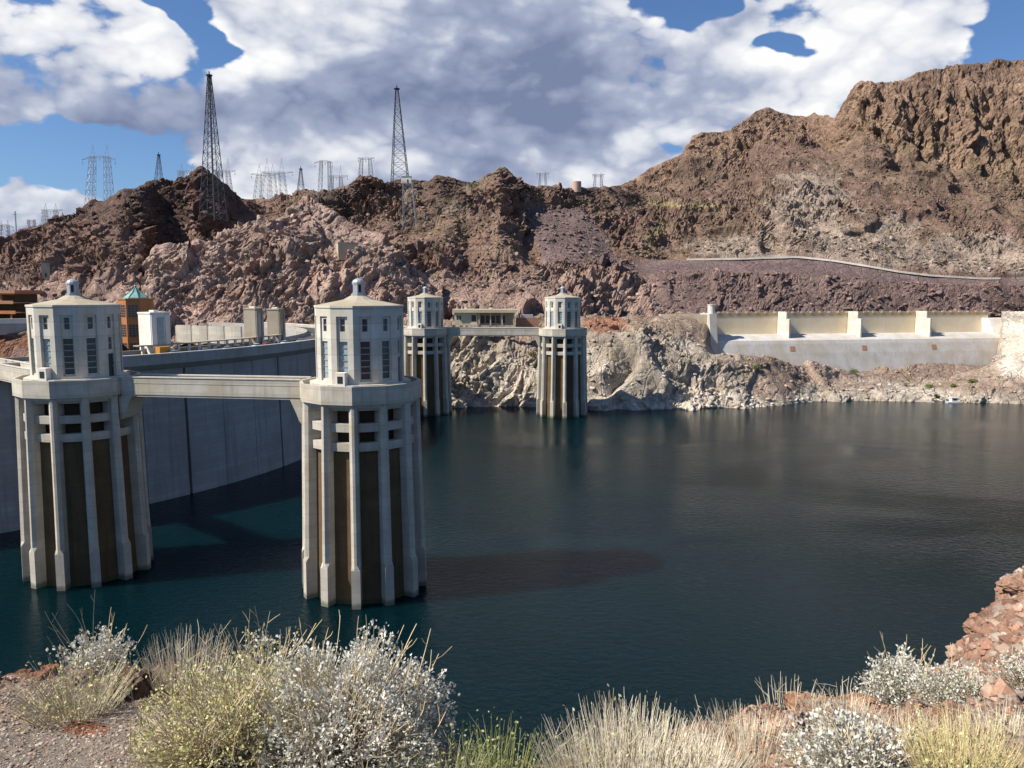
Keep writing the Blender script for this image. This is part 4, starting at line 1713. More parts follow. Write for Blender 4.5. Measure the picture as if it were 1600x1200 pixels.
xs = [SL * k / 4 for k in range(5)]
for k in (1, 2, 3):
    x = SL * (k + 0.03) / 4.12
    mb = MB()
    w = 1.05
    plan = [(-w, 8.7), (-w, -3.5), (-w * .5, -5.5), (w * .5, -5.5), (w, -3.5), (w, 8.7)]
    mb.prism([(x + a, b, 29) for a, b in plan], [(x + a, b, 46.0) for a, b in plan])
    pr = fix_normals(mb.build('pier', M['cabin'], sp))
    mb = MB()
    plan2 = [(-w * .8, 8.7), (-w * .8, 0.0), (-w * .4, -1.5), (w * .4, -1.5), (w * .8, 0.0), (w * .8, 8.7)]
    mb.prism([(x + a, b, 46.003) for a, b in plan2], [(x + a, b, 50.6) for a, b in plan2])
    fix_normals(mb.build('pier_head', M['cabin'], pr))
    mb = MB()
    mb.prism([(x - 1.7, -10.55, 25.6), (x + 1.7, -10.55, 25.6), (x + 1.7, -8, 25.6), (x - 1.7, -8, 25.6)],
             [(x - 1.7, -9.45, 28.8), (x + 1.7, -9.45, 28.8), (x + 1.7, -8, 28.8), (x - 1.7, -8, 28.8)])
    mb.build('gauge_panel', M['brown'], sp)
# left end wall
mb = MB()
mb.prism([(-3.6, -12, 20), (1.2, -12, 20), (1.2, 12, 20), (-3.6, 12, 20)], [(-3.6, -7, 49.8), (1.2, -7, 49.8), (1.2, 12, 49.8), (-3.6, 12, 49.8)])
fix_normals(mb.build('end_wall', M['spill'], sp))
mb = MB()
mb.cyl((-1.2, -4.5), 2.3, 2.3, 49.8, 55.0, 16)
mb.cyl((-1.2, -4.5), 2.6, 2.6, 55.0, 55.5, 16)
mb.build('end_turret', M['white'], sp)
mb = MB()
mb.prism([(-30, 8, 38), (-3.6, -4, 24), (-3.6, 0, 24), (-30, 12, 38)], [(-30, 8, 49.2), (-3.6, -4, 49.2), (-3.6, 0, 49.2), (-30, 12, 49.2)])
fix_normals(mb.build('approach_wall', M['tan'], sp))
# right abutment
mb = MB()
mb.prism([(SL - 1, -16, 8), (SL + 14, -16, 8), (SL + 14, 12, 8), (SL - 1, 12, 8)],
         [(SL - 5, 3, 45.5), (SL + 14, 3, 45.5), (SL + 14, 12, 45.5), (SL - 5, 12, 45.5)])
fix_normals(mb.build('right_abutment', M['white'], sp))
mb = MB()
mb.box(SL + 14.003, SL + 60, 6, 10, 36, 48)
mb.build('right_wing_wall', M['spillwall'], sp)

# small floating platform by the shore below the spillway
q = UZ(1484, 628)
t = empty('floating_platform', (q.x, q.y - 4, 0))
tag(t, 'small white floating platform moored at the shore below the spillway', 'platform')
mb = MB()
mb.box(-4, 4, -1.8, 1.8, -.3, .7)
mb.build('pontoon', M['palesteel'], t)
mb = MB()
mb.box(-1.8, 1.8, -1.2, 1.2, .702, 3.0)
mb.build('hut', M['white'], t)
mb = MB()
mb.box(-1.0, 1.0, -1.26, -1.203, 1.6, 2.5)
mb.build('window', M['glass'], t)
mb = MB()
mb.prism([(-2.2, -1.5, 3.002), (2.2, -1.5, 3.002), (2.2, 1.5, 3.002), (-2.2, 1.5, 3.002)], [(-1.6, -1, 3.5), (1.6, -1, 3.5), (1.6, 1, 3.5), (-1.6, 1, 3.5)])
mb.build('roof', M['palesteel'], t)
mb = MB()
mb.bar((-2.5, 1.8, .6), (-7, 14, 7), .9, .2)
mb.build('gangway', M['steel'], t)

# ------------------------------------------------------------------ tank and block houses on the hills
q = U(901, 299, 712)
t = empty('water_tank', (q.x, q.y, q.z - 1))
tag(t, 'round tan water tank on the hill skyline', 'tank')
mb = MB()
mb.cyl((0, 0), 4.0, 4.0, 0, 9.0, 20)
mb.build('drum', plain('tan tank paint', (.50, .34, .25), .6), t)
mb = MB()
mb.cyl((0, 0), 4.15, 3.9, 9.0, 9.4, 20)
mb.build('lid', plain('pale tank lid', (.55, .42, .33), .6), t)
mb = MB()
mb.bar((3.0, -3.0, 0), (3.0, -3.0, 9.6), .3)
mb.build('ladder', M['steel'], t)

q = U(543, 404, 548)
t = empty('concrete_block_house', (q.x * 0.965, q.y - 19, q.z - 2), 0.35)
tag(t, 'pale plain block house set into the pink outcrop', 'building')
mb = MB()
mb.box(-6.5, 6.5, -4, 6, 0, 11.0)
mb.build('wall', M['tan'], t)
mb = MB()
mb.box(-6.7, 6.7, -4.2, 6.2, 11.003, 11.5)
mb.build('roof', M['tan'], t)
mb = MB()
mb.box(-1, 1, -4.1, -4.003, 0, 3)
mb.build('door', M['door'], t)

q = U(638, 284, 684)
t = empty('equipment_hut', (q.x, q.y - 8, q.z - 2.5))
tag(t, 'small white equipment hut on the ridge at the tall mast foot', 'hut')
mb = MB()
mb.box(-4.5, 3.5, -2, 2, 0, 5.5)
mb.build('wall', M['white'], t)
mb = MB()
mb.box(-4.8, 3.8, -2.3, 2.3, 5.503, 5.9)
mb.build('roof', M['palesteel'], t)
mb = MB()
mb.box(.2, 1.4, -2.08, -2.003, 0, 3)
mb.build('door', M['door'], t)

# ------------------------------------------------------------------ lattice masts and pylons


def lattice(legs, mb_br, base, top, wb, wt_, n, th, thb):
    base, top = Vector(base), Vector(top)
    pts = []
    for i in range(n + 1):
        u = 1 - (1 - i / n) ** 1.25
        c = base.lerp(top, u)
        w = (wb + (wt_ - wb) * u) / 2
        pts.append([c + Vector((sx * w, sy * w, 0)) for sx, sy in ((-1, -1), (1, -1), (1, 1), (-1, 1))])
    for k in range(4):
        mb = MB()
        for i in range(n):
            mb.bar(pts[i][k], pts[i + 1][k], th)
        legs.append(mb)
    for i in range(n):
        for k in range(4):
            j = (k + 1) % 4
            mb_br.bar(pts[i][k], pts[i + 1][j], thb)
            mb_br.bar(pts[i][j], pts[i + 1][k], thb)
            mb_br.bar(pts[i + 1][k], pts[i + 1][j], thb)


def mast(px, py0, py1, Y, wb, wt_, n, th, label, mat='darksteel', plat=True):
    b, tp = U(px[0], py0, Y), U(px[1], py1, Y)
    t = empty('lattice_mast', b)
    tag(t, label, 'lattice mast', 'steel lattice masts on the hills')
    legs, br = [], MB()
    top = tp - b
    lattice(legs, br, (0, 0, 0), (top.x, 0, top.z), wb, wt_, n, th, th * 0.5)
    for l in legs:
        l.build('leg', M[mat], t)
    br.build('bracing', M[mat], t)["kind"] = 'stuff'
    if plat:
        mb = MB()
        mb.cyl((top.x, 0), wt_ * 1.0, wt_ * 1.2, top.z, top.z + .9, 8)
        mb.cyl((top.x, 0), wt_ * .25, wt_ * .2, top.z + .9, top.z + 3.4, 6)
        mb.build('top_platform', M[mat], t)
    return t


m1 = mast((334, 327), 345, 119, 588, 15.0, 2.0, 15, 0.42, 'tallest dark lattice mast, left of centre against the clouds')
mb = MB()
mb.bar((1.0, -1.2, 0), ((U(327, 119, 588) - U(334, 345, 588)).x, 0, (U(327, 119, 588) - U(334, 345, 588)).z), .95)
mb.build('cable_riser', M['darksteel'], m1)
mast((626, 620), 300, 140, 690, 15.0, 2.2, 13, 0.42, 'second tall dark lattice mast, rising from the middle ridge')
mast((641, 637), 356, 284, 628, 10.0, 7.0, 6, 0.3, 'short pale lattice tower standing on the slope below the ridge', 'steel', False)
mast((248, 248), 300, 243, 800, 8.0, 1.6, 7, 0.3, 'small slim mast left of the tallest mast')
mast((470, 470), 312, 265, 820, 8.0, 1.6, 7, 0.3, 'small slim mast between the portal pylons')


def pylon(px0, px1, ybase, yarm, ytop, ax0, ax1, Y, label, mat='steel', th=0.22, arch=0.0):
    """portal pylon: two lattice masts, a cross arm and pointed heads"""
    cx = (px0 + px1) / 2
    b = U(cx, ybase, Y)
    t = empty('portal_pylon', b)
    tag(t, label, 'pylon', 'portal power pylons on the hills')
    legs, br = [], MB()
    s = Y / F

    def L(px, py):
        q = U(px, py, Y) - b
        return Vector((q.x, 0, q.z))
    w = max(2.0, (px1 - px0) * s * 0.42)
    tops = []
    for px in (px0, px1):
        lean = (px - cx) * 0.4
        lattice(legs, br, L(px + lean, ybase), L(px, yarm), w * 1.25, w * 0.75, 7, th, th * .6)
        tops.append(L(px, yarm))
    for l in legs:
        l.build('leg', M[mat], t)
    br.build('bracing', M[mat], t)["kind"] = 'stuff'
    mb = MB()
    n = 10
    up, dn = [], []
    for i in range(n + 1):
        u = i / n
        x = ax0 + (ax1 - ax0) * u
        drop = arch * (2 * u - 1) ** 2
        up.append(L(x, yarm - 1.5 + drop))
        dn.append(L(x, yarm + 1.2 + drop + (0 if abs(2 * u - 1) < .75 else -1.5)))
    for i in range(n):
        mb.bar(up[i], up[i + 1], th)
        mb.bar(dn[i], dn[i + 1], th)
        mb.bar(up[i], dn[i + 1], th * .6)
        mb.bar(dn[i], up[i + 1], th * .6)
    mb.build('cross_arm', M[mat], t)
    for px, tp in zip((px0, px1), tops):
        if ytop < yarm - 2:
            mb = MB()
            pk = L(px, ytop)
            for sx in (-1, 1):
                mb.bar(tp + Vector((sx * w * .35, 0, 0)), pk, th * .8)
            for u in (.35, .65):
                mb.bar(tp.lerp(pk, u) + Vector((-w * .35 * (1 - u), 0, 0)), tp.lerp(pk, u) + Vector((w * .35 * (1 - u), 0, 0)), th * .6)
            mb.build('peak', M[mat], t)
    for x in (ax0 + 1, cx, ax1 - 1):
        mb = MB()
        q = L(x, yarm + 1 + (arch if x != cx else 0))
        for i in range(4):
            mb.cyl((q.x, q.y), .35, .35, q.z - .7 - i * .6, q.z - .35 - i * .6, 6)
        mb.build('insulator', M[mat], t)
    return t


pylon(145, 167, 325, 245, 226, 128, 181, 690, 'large portal pylon on the left skyline', arch=6)
pylon(71, 87, 372, 329, 318, 64, 98, 760, 'portal pylon on the low ridge at far left')
pylon(45, 53, 378, 345, 342, 41, 57, 850, 'faint small portal pylon at the far left edge')
pylon(2, 12, 392, 352, 344, -6, 22, 800, 'pylon cut by the left picture edge', arch=5)
pylon(284, 301, 292, 268, 256, 276, 305, 800, 'half hidden pylon behind the left massif')
pylon(340, 356, 305, 268, 248, 332, 368, 740, 'pylon right behind the foot of the tallest mast')
pylon(405, 426, 325, 273, 256, 392, 437, 760, 'left one of the overlapping pylon pair near centre-left')
pylon(417, 440, 325, 270, 247, 408, 458, 790, 'right one of the overlapping pylon pair near centre-left')
pylon(502, 514, 312, 252, 250, 491, 520, 760, 'arched portal pylon left of the dark ridge knob', arch=4)
pylon(519, 532, 308, 276, 258, 514, 544, 800, 'lower pylon touching the arched portal pylon')
pylon(565, 578, 292, 248, 246, 559, 585, 760, 'square portal pylon above the dark ridge knob')
pylon(844, 852, 300, 272, 268, 838, 858, 1000, 'faint pylon above the middle saddle, left of the tank', th=.3)
pylon(930, 939, 303, 274, 270, 925, 944, 1000, 'faint pylon above the middle saddle, right of the tank', th=.3)
q0, q1 = U(28, 395, 780), U(28, 330, 780)
mb = MB()
mb.bar((0, 0, 0), (0, 0, q1.z - q0.z), .8)
mb.bar((-2.5, 0, q1.z - q0.z - 3), (1.5, 0, q1.z - q0.z - 3), .5)
t = mb.build('power_pole', M['steel'], None, q0)
tag(t, 'single slim pole at the far left skyline', 'pole')

# ------------------------------------------------------------------ green shrubs on the far bank


def leaf_ball(n, R, h, leaf, seed, cols):
    r = np.random.default_rng(seed)
    d = r.normal(size=(n, 3))
    d /= np.linalg.norm(d, axis=1, keepdims=True)
    rad = r.random(n) ** 0.45
    lump = 1 + 0.35 * vnoise(d * 2.2 + seed, seed)
    c = d * rad[:, None] * lump[:, None] * np.array([R, R, h / 2]) + np.array([0, 0, h / 2])
    a = r.normal(size=(n, 3))
    a /= np.linalg.norm(a, axis=1, keepdims=True)
    b = np.cross(a, r.normal(size=(n, 3)))
    b /= np.linalg.norm(b, axis=1, keepdims=True) + 1e-9
    s = leaf * r.uniform(.6, 1.4, (n, 1))
    V = np.stack([c - a * s, c + b * s * .6, c + a * s, c - b * s * .6], 1).reshape(-1, 3)
    Fq = np.arange(n * 4).reshape(n, 4)
    col = np.array(cols)[r.integers(0, len(cols), n)] * r.uniform(.7, 1.3, (n, 1))
    return V, Fq, np.repeat(col, 4, 0)


def far_shrub(px, py, R, h, seed, label, green):
    q, n, col, pxs, vv = HILLS['far_shore']
    X, Yp = project(q)
    dd = (X - px) ** 2 + (Yp - py) ** 2
    i = np.unravel_index(np.argmin(dd), dd.shape)
    t = empty('shrub', q[i])
    tag(t, label, 'shrub', 'green shrubs on the far bank')
    V, Fq, c = leaf_ball(420, R, h, .30, seed, green)
    np_mesh('foliage', V, Fq, M['leaf'], t, tone=c)["kind"] = 'stuff'
    mb = MB()
    for k in range(4):
        a = 1.57 * k + seed
        mb.bar((0, 0, -.5), (R * .5 * math.cos(a), R * .5 * math.sin(a), h * .6), .14)
    mb.build('stems', M['brown'], t)


GRN = [(.13, .17, .03), (.18, .21, .05), (.09, .13, .03)]
far_shrub(1181, 578, 2.4, 3.0, 1, 'yellow-green shrub on the bank below the left spillway bay', GRN)
far_shrub(1333, 585, 3.6, 4.2, 2, 'largest bright green shrub at the foot of the spillway', GRN)
far_shrub(1205, 567, 1.6, 2.0, 3, 'small dark shrub at the spillway left foot', GRN)
far_shrub(1452, 607, 2.8, 2.6, 4, 'wide green shrub on the bank above the floating platform', GRN)
far_shrub(1463, 622, 2.0, 2.6, 5, 'green shrub at the waterline left of the floating platform', GRN)
far_shrub(1490, 605, 2.0, 1.8, 6, 'olive shrub right of the wide green shrub', GRN)
far_shrub(1520, 597, 3.0, 2.0, 7, 'yellowish shrub at the right foot of the spillway', [(.22, .22, .07), (.18, .2, .06)])
far_shrub(832, 556, 2.8, 2.6, 8, 'olive shrub on the cliff edge left of the far right tower', [(.16, .15, .06), (.2, .17, .07)])

# ------------------------------------------------------------------ foreground bank
edge = [(-900, 1000, 6.8), (-200, 1045, 6.5), (0, 1050, 6.5), (150, 1045, 6.5), (250, 1060, 6.4), (400, 1095, 6.0), (600, 1160, 5.4), (800, 1195, 5.0),
        (1000, 1185, 5.2), (1100, 1155, 5.8), (1200, 1110, 6.6), (1300, 1100, 7.2), (1400, 1088, 8.2), (1470, 1046, 9.6), (1500, 1005, 11.0),
        (1550, 945, 13.0), (1600, 888, 15.0), (1800, 700, 20.0), (2600, 600, 24.0)]
mid0 = [(-900, 1100, 5.2), (0, 1110, 5.2), (250, 1115, 5.2), (400, 1140, 5.0), (600, 1180, 4.8), (800, 1230, 4.4), (1000, 1225, 4.5), (1100, 1190, 4.9),
        (1200, 1150, 5.4), (1300, 1140, 5.6), (1400, 1130, 6.0), (1500, 1085, 7.0), (1600, 1030, 8.0), (1800, 900, 9.5), (2600, 800, 11)]
nr0 = [(-900, 1230, 4.0), (0, 1225, 4.05), (400, 1230, 4.0), (800, 1300, 3.6), (1000, 1290, 3.7), (1200, 1240, 4.1), (1400, 1220, 4.3), (1600, 1170, 4.8),
       (2600, 1000, 6)]
nr1 = [(-900, 1600, 2.2), (2600, 1600, 2.2)]


def drop1(pxs, R):
    e = R[-1].copy()
    e[:, 1] += 1.6
    e[:, 2] -= 2.6
    e[:, 0] *= 1.1
    return e


def drop2(pxs, R):
    e = R[-1].copy()
    e[:, 1] += 30
    e[:, 0] *= 2.0
    e[:, 2] = -4
    return e


def dispf(p, u, v):
    edg = np.exp(-((v - 2.8) / 0.5) ** 2) * (1 - sstep(v, 2.9, 3.3))
    right = sstep(u, 1080, 1250) * (1 - sstep(v, 2.95, 3.3))
    near = 1 - sstep(p[:, 1], 6.5, 8.5)          # the finest chips only where the mesh is fine enough for them
    big = 0.045 * facets(p / 0.6, 700, .9, 12.0) + 0.045 * near * facets(p / 0.24, 710, 1.0, 14.0) + 0.02 * near * facets(p / 0.09, 715, 1.0, 14.0)
    small = 0.03 * fbm(p / 0.5, 4, 720)
    rr = np.clip(edg * 0.7 + right * 0.75, 0, 1)
    far = sstep(u, 1440, 1540) * sstep(v, 1.9, 2.4) * (1 - sstep(v, 2.98, 3.3))
    return big * rr + small + far * (0.05 * facets(p / 0.9, 730, .9, 10.0) + 0.13 * fbm(p / 1.3, 4, 735)) + np.where(v > 3.4, 0.6, 0) * fbm(p / 2.5, 3, 740)


def tonef(q, u, v):
    n = fbm(q / 1.1, 4, 63)
    n2 = fbm(q / 0.25, 3, 68)
    c = np.tile(np.array([0.33, 0.27, 0.215]), (len(q), 1))
    c = mixc(c, np.array([0.27, 0.17, 0.115]), sstep(n, 0.0, 0.8) * 0.7)
    rr = np.clip(np.exp(-((v - 2.95) / 0.45) ** 2) + sstep(u, 1420, 1560) * sstep(v, 1.8, 2.3) * .9 + sstep(u, 1100, 1250) * .45, 0, 1)
    c = mixc(c, np.array([0.35, 0.195, 0.13]), rr * (0.65 + 0.35 * sstep(n2, -.5, .5)))
    c = mixc(c, np.array([0.44, 0.35, 0.28]), sstep(n2 + n * .6, 0.15, 0.8) * 0.7)
    c = mixc(c, np.array([0.30, 0.11, 0.05]), (1 - sstep(((u - 135) / 45) ** 2 + ((v - 1.75) / .16) ** 2 + n2 * .4, .5, 1.2)) * .9)
    return c


terrain('foreground_bank', [nr1, nr0, mid0, edge, drop1, drop2], -900, 2600, 4.0, [26, 60, 90, 26, 20], dispf, tonef,
        'reddish gravel bank the photographer stands on', 'fgrock', sm=2)
fq, fn, fc, fpx, fvv = HILLS['foreground_bank']


def ground_at(px, py):
    X, Yp = project(fq[: np.searchsorted(fvv, 3.05)])
    dd = (X - px) ** 2 + (Yp - py) ** 2
    i = np.unravel_index(np.argmin(dd), dd.shape)
    return Vector(fq[i])


def stones(name, count, smin, smax, box, seed, label, cols, power=3):
    r = np.random.default_rng(seed)
    i1 = np.searchsorted(fvv, 3.0)
    X, Yp = project(fq[:i1])
    ok = np.argwhere((X > box[0]) & (X < box[1]) & (Yp > box[2]) & (Yp < box[3]))
    ij = ok[r.integers(0, len(ok), count)]
    P = fq[ij[:, 0], ij[:, 1]] + r.uniform(-.02, .02, (count, 3)) * np.array([1, 1, 0])
    t = (1 + 5 ** 0.5) / 2
    ico = np.array([(-1, t, 0), (1, t, 0), (-1, -t, 0), (1, -t, 0), (0, -1, t), (0, 1, t), (0, -1, -t), (0, 1, -t), (t, 0, -1),
                    (t, 0, 1), (-t, 0, -1), (-t, 0, 1)]) / 1.9
    fcs = np.array([(0, 11, 5), (0, 5, 1), (0, 1, 7), (0, 7, 10), (0, 10, 11), (1, 5, 9), (5, 11, 4), (11, 10, 2), (10, 7, 6), (7, 1, 8),
                    (3, 9, 4), (3, 4, 2), (3, 2, 6), (3, 6, 8), (3, 8, 9), (4, 9, 5), (2, 4, 11), (6, 2, 10), (8, 6, 7), (9, 8, 1)])
    s = smin + (smax - smin) * r.random(count) ** power
    sh = np.stack([r.uniform(.7, 1.3, count), r.uniform(.7, 1.3, count), r.uniform(.45, .85, count)], 1) * s[:, None]
    V = ico[None] * r.uniform(.7, 1.25, (count, 12, 1)) * sh[:, None] + P[:, None]
    C = np.array(cols)[r.integers(0, len(cols), count)] * r.uniform(.7, 1.3, (count, 1))
    Fc = (fcs[None] + (np.arange(count) * 12)[:, None, None]).reshape(-1, 3)
    o = np_mesh(name, V.reshape(-1, 3), Fc, M['gravel'], tone=np.repeat(C, 12, 0))
    tag(o, label, 'gravel', None, 'stuff')


GC = [(.36, .30, .24), (.31, .24, .19), (.40, .34, .285), (.32, .21, .15), (.25, .20, .17), (.43, .38, .33)]
stones('gravel', 38000, .003, .014, (-250, 900, 1040, 1350), 71, 'loose gravel covering the bank at lower left', GC)
stones('gravel', 15000, .003, .024, (1050, 1900, 880, 1350), 72, 'loose red gravel and chips on the right bank', GC[:2] + [(.38, .2, .13), (.32, .15, .09), (.36, .19, .13)], 3)


stones('broken_rock', 2600, .01, .12, (1455, 1800, 870, 1090), 73, 'broken red rock strewn over the right slope',
       [(.31, .185, .13), (.28, .155, .105), (.35, .245, .185), (.25, .145, .105), (.36, .295, .24)], 3.5)


def rock(px, py, size, seed, label, tone, squash=.7, Yoff=0.0):
    q = ground_at(px, py)
    bm = bmesh.new()
    bmesh.ops.create_icosphere(bm, subdivisions=4, radius=1.0)
    V = np.array([v.co[:] for v in bm.verts])
    Fc = np.array([[v.index for v in f.verts] for f in bm.faces])
    bm.free()
    d = 1 + .20 * facets(V * 1.3 + seed * 7.3, 800 + seed, .9) + .08 * facets(V * 3.5 + seed, 820 + seed) + .03 * facets(V * 8.5, 840 + seed)
    W = V * d[:, None] * size * np.array([1.15, 1.0, squash])
    n2 = fbm(V * 3 + seed, 3, 850 + seed)
    c = mixc(np.tile(np.array(tone), (len(V), 1)), np.array(tone) * .6, sstep(n2, 0, .8) * .7)
    o = np_mesh('rock', W, Fc, M['fgrock'], tone=c)
    o.location = (q.x, q.y + Yoff, q.z + size * squash * .25)
    o.rotation_euler = (0, 0, seed)
    tag(o, label, 'rock', 'rocks along the foreground edge')
    return o


RD = (.32, .15, .09)
rock(25, 1072, .13, 1, 'red-brown rock at the left picture edge', RD)
rock(75, 1062, .13, 2, 'rusty red rock left of the dry grey shrub', (.34, .15, .08))
rock(195, 1082, .17, 3, 'dark brown boulder between the dry shrub and yellow bush', (.17, .105, .075), .85)
rock(255, 1066, .15, 4, 'brown rock behind the yellow bush', (.24, .14, .1))
rock(1262, 1112, .18, 5, 'rounded reddish rock below the thin dry stalks', (.36, .19, .12))
rock(1345, 1105, .14, 6, 'small orange-brown rock left of the round silver bush', (.38, .2, .12))
rock(1490, 1128, .16, 7, 'flat red rock in front of the sparse silver bush', (.27, .13, .09), .4)
rock(1440, 1138, .13, 8, 'low maroon rock behind the yellow grass', (.26, .12, .085), .5)
rock(1105, 1170, .18, 9, 'pinkish rock right of the straw grass clump', (.34, .2, .15), .7)
rock(1530, 985, .20, 10, 'jutting red rock on the right slope edge', (.36, .22, .15), .7)
rock(1592, 915, .24, 11, 'topmost red rock on the right slope', (.37, .23, .16), .6)


# ------------------------------------------------------------------ foreground plants


class Plant:
    def __init__(self, seed):
        self.r = np.random.default_rng(seed)
        self.sv, self.sf, self.sc = [], [], []
        self.lv, self.lf, self.lc = [], [], []
        self.ns = 0
        self.nl = 0

    def stem(self, pts, r0, r1, col):
        pts = np.asarray(pts)
        n = len(pts)
        d = np.gradient(pts, axis=0)
        d /= np.linalg.norm(d, axis=1, keepdims=True) + 1e-9
        ref = np.array([0.31, 0.87, 0.38])
        a = np.cross(d, ref)
        a /= np.linalg.norm(a, axis=1, keepdims=True) + 1e-9
        b = np.cross(d, a)
        rad = np.linspace(r0, r1, n)[:, None]
        ring = [pts + (a * math.cos(t) + b * math.sin(t)) * rad for t in (0, 2.094, 4.189)]
        V = np.stack(ring, 1).reshape(-1, 3)
        base = self.ns
        for i in range(n - 1):
            for k in range(3):
                j = (k + 1) % 3
                self.sf.append((base + i * 3 + k, base + i * 3 + j, base + i * 3 + 3 + j, base + i * 3 + 3 + k))
        self.sv.append(V)
        self.sc.append(np.tile(np.asarray(col) * self.r.uniform(.75, 1.25), (len(V), 1)))
        self.ns += len(V)

    def leaves(self, P, D, size, cols, wid=.42):
        """folded diamond leaves at points P pointing along D"""
        n = len(P)
        if n == 0:
            return
        r = self.r
        D = D / (np.linalg.norm(D, axis=1, keepdims=True) + 1e-9)
        S = np.cross(D, r.normal(size=(n, 3)))
        S /= np.linalg.norm(S, axis=1, keepdims=True) + 1e-9
        N = np.cross(D, S)
        s = size * r.uniform(.65, 1.35, (n, 1))
        b = P
        tip = P + D * s
        m = P + D * s * .5 - N * s * .1
        l = m + S * s * wid + N * s * .16
        q = m - S * s * wid + N * s * .16
        V = np.stack([b, l, tip, q], 1).reshape(-1, 3)
        k = np.arange(n)[:, None] * 4 + self.nl
        self.lf.append(np.concatenate([k + np.array([[0, 2, 1]]), k + np.array([[0, 3, 2]])], 0))
        self.lv.append(V)
        c = np.array(cols)[r.integers(0, len(cols), n)] * r.uniform(.75, 1.2, (n, 1))
        self.lc.append(np.repeat(c, 4, 0))
        self.nl += n * 4

    def build(self, name, loc, label, cat, group=None, stem_name='stems', leaf_name='foliage'):
        t = empty(name, loc)
        tag(t, label, cat, group)
        if self.sv:
            o = np_mesh(stem_name, np.concatenate(self.sv), np.array(self.sf), M['stem'], t, tone=np.concatenate(self.sc))
            o["kind"] = 'stuff'
        if self.lv:
            o = np_mesh(leaf_name, np.concatenate(self.lv), np.concatenate(self.lf), M['leaf'], t, tone=np.concatenate(self.lc))
            o["kind"] = 'stuff'
        return t


SILVER = [(.68, .67, .60), (.60, .59, .51), (.76, .75, .69), (.50, .49, .39)]
YELLOW = [(.60, .56, .26), (.54, .48, .19), (.66, .62, .36), (.46, .44, .22)]
TAN = (.54, .43, .26)
GREYT = (.48, .41, .32)


def curve(p0, p1, bend, r, n=5):
    t = np.linspace(0, 1, n)[:, None]
    m = (np.asarray(p0) + np.asarray(p1)) / 2 + r.normal(size=3) * bend
    return (1 - t) ** 2 * np.asarray(p0) + 2 * t * (1 - t) * m + t ** 2 * np.asarray(p1)


def brittlebush(px, py, R, H, n, leaf, seed, label, cols=SILVER, stalks=40, stalk_len=.22, skew=(0, 0), per=(5, 11), group='silvery brittlebushes on the near bank', stalk_col=TAN):
    base = ground_at(px, py)
    p = Plant(seed)
    r = p.r
    for i in range(n):
        # tips through the dome, most of them near its surface
        a = r.uniform(0, 6.283)
        el = math.asin(r.uniform(-0.05, 1))
        lump = 1 + .12 * math.sin(3 * a + seed) + .10 * math.sin(5 * a + 2.1 * seed + 3 * el)
        rad = (r.random() ** .33) * lump
        tip = np.array([R * rad * math.cos(el) * math.cos(a) + skew[0] * rad, R * rad * math.cos(el) * math.sin(a) + skew[1] * rad,
                        .05 + H * rad * math.sin(el)])
        b0 = r.normal(size=3) * R * .10
        b0[2] = -.02
        pts = curve(b0, tip, R * .13, r)
        p.stem(pts, .0042, .0016, GREYT if r.random() < .6 else TAN)
        k = r.integers(*per)
        c = tip[None] + r.normal(size=(k, 3)) * leaf * .85
        dirs = (tip / (np.linalg.norm(tip) + 1e-6))[None] * .7 + r.normal(size=(k, 3)) * .65 + np.array([0, 0, .25])
        p.leaves(c, dirs, leaf, cols, .34)
        if r.random() < .5:
            c2 = pts[3][None] + r.normal(size=(3, 3)) * leaf
            p.leaves(c2, r.normal(size=(3, 3)) + np.array([0, 0, .4]), leaf * .85, cols, .34)
    for i in range(stalks):
        a = r.uniform(0, 6.283)
        rr = R * r.uniform(.2, 1.0)
        z0 = H * math.sqrt(max(.05, 1 - (rr / R) ** 2)) * .85
        s = np.array([rr * math.cos(a), rr * math.sin(a), z0])
        L = stalk_len * r.uniform(.5, 1.4)
        e = s + np.array([math.cos(a) * L * .45 + r.normal() * .05, math.sin(a) * L * .45 + r.normal() * .05, L])
        pts = curve(s, e, .025, r, 5)
        p.stem(pts, .0036, .0020, stalk_col)
        if r.random() < .5:
            q = pts[3]
            p.stem(curve(q, q + np.array([r.normal() * .05, r.normal() * .05, .07]), .01, r, 3), .0026, .0016, stalk_col)
    return p.build('brittlebush', base, label, 'shrub', group)


def grass_clump(px, py, R, H, n, seed, label, cols, lean=.5, group='dry grass clumps on the near bank', leafy=0, leafcols=YELLOW, name='grass_clump', th=.0022):
    base = ground_at(px, py)
    p = Plant(seed)
    r = p.r
    for i in range(n):
        a = r.uniform(0, 6.283)
        rr = R * math.sqrt(r.random())
        b0 = np.array([rr * math.cos(a) * .75, rr * math.sin(a) * .75, -.03])
        L = H * r.uniform(.45, 1.1) * (1 - .35 * (rr / R))
        out = lean * (rr / R) * L
        e = b0 + np.array([math.cos(a) * out + r.normal() * .06 * L, math.sin(a) * out + r.normal() * .06 * L, L])
        pts = curve(b0, e, .05 * L, r, 5)
        p.stem(pts, th, th * .35, cols[r.integers(0, len(cols))])
        if r.random() < .35:
            q = pts[r.integers(2, 4)]
            p.stem(curve(q, q + np.array([r.normal() * .07, r.normal() * .07, .13 * L / .5]), .01, r, 3), th * .7, th * .3, cols[0])
        if leafy and r.random() < leafy:
            k = r.integers(2, 6)
            tt = r.integers(1, 5, k)
            p.leaves(pts[tt] + r.normal(size=(k, 3)) * .02, r.normal(size=(k, 3)) + np.array([0, 0, .6]), .022, leafcols, .3)
    return p.build(name, base, label, 'grass' if name == 'grass_clump' else 'shrub', group, 'stalks' if name == 'grass_clump' else 'stems')


STRAWC = [(.60, .54, .41), (.52, .45, .32), (.66, .61, .50), (.42, .35, .24)]
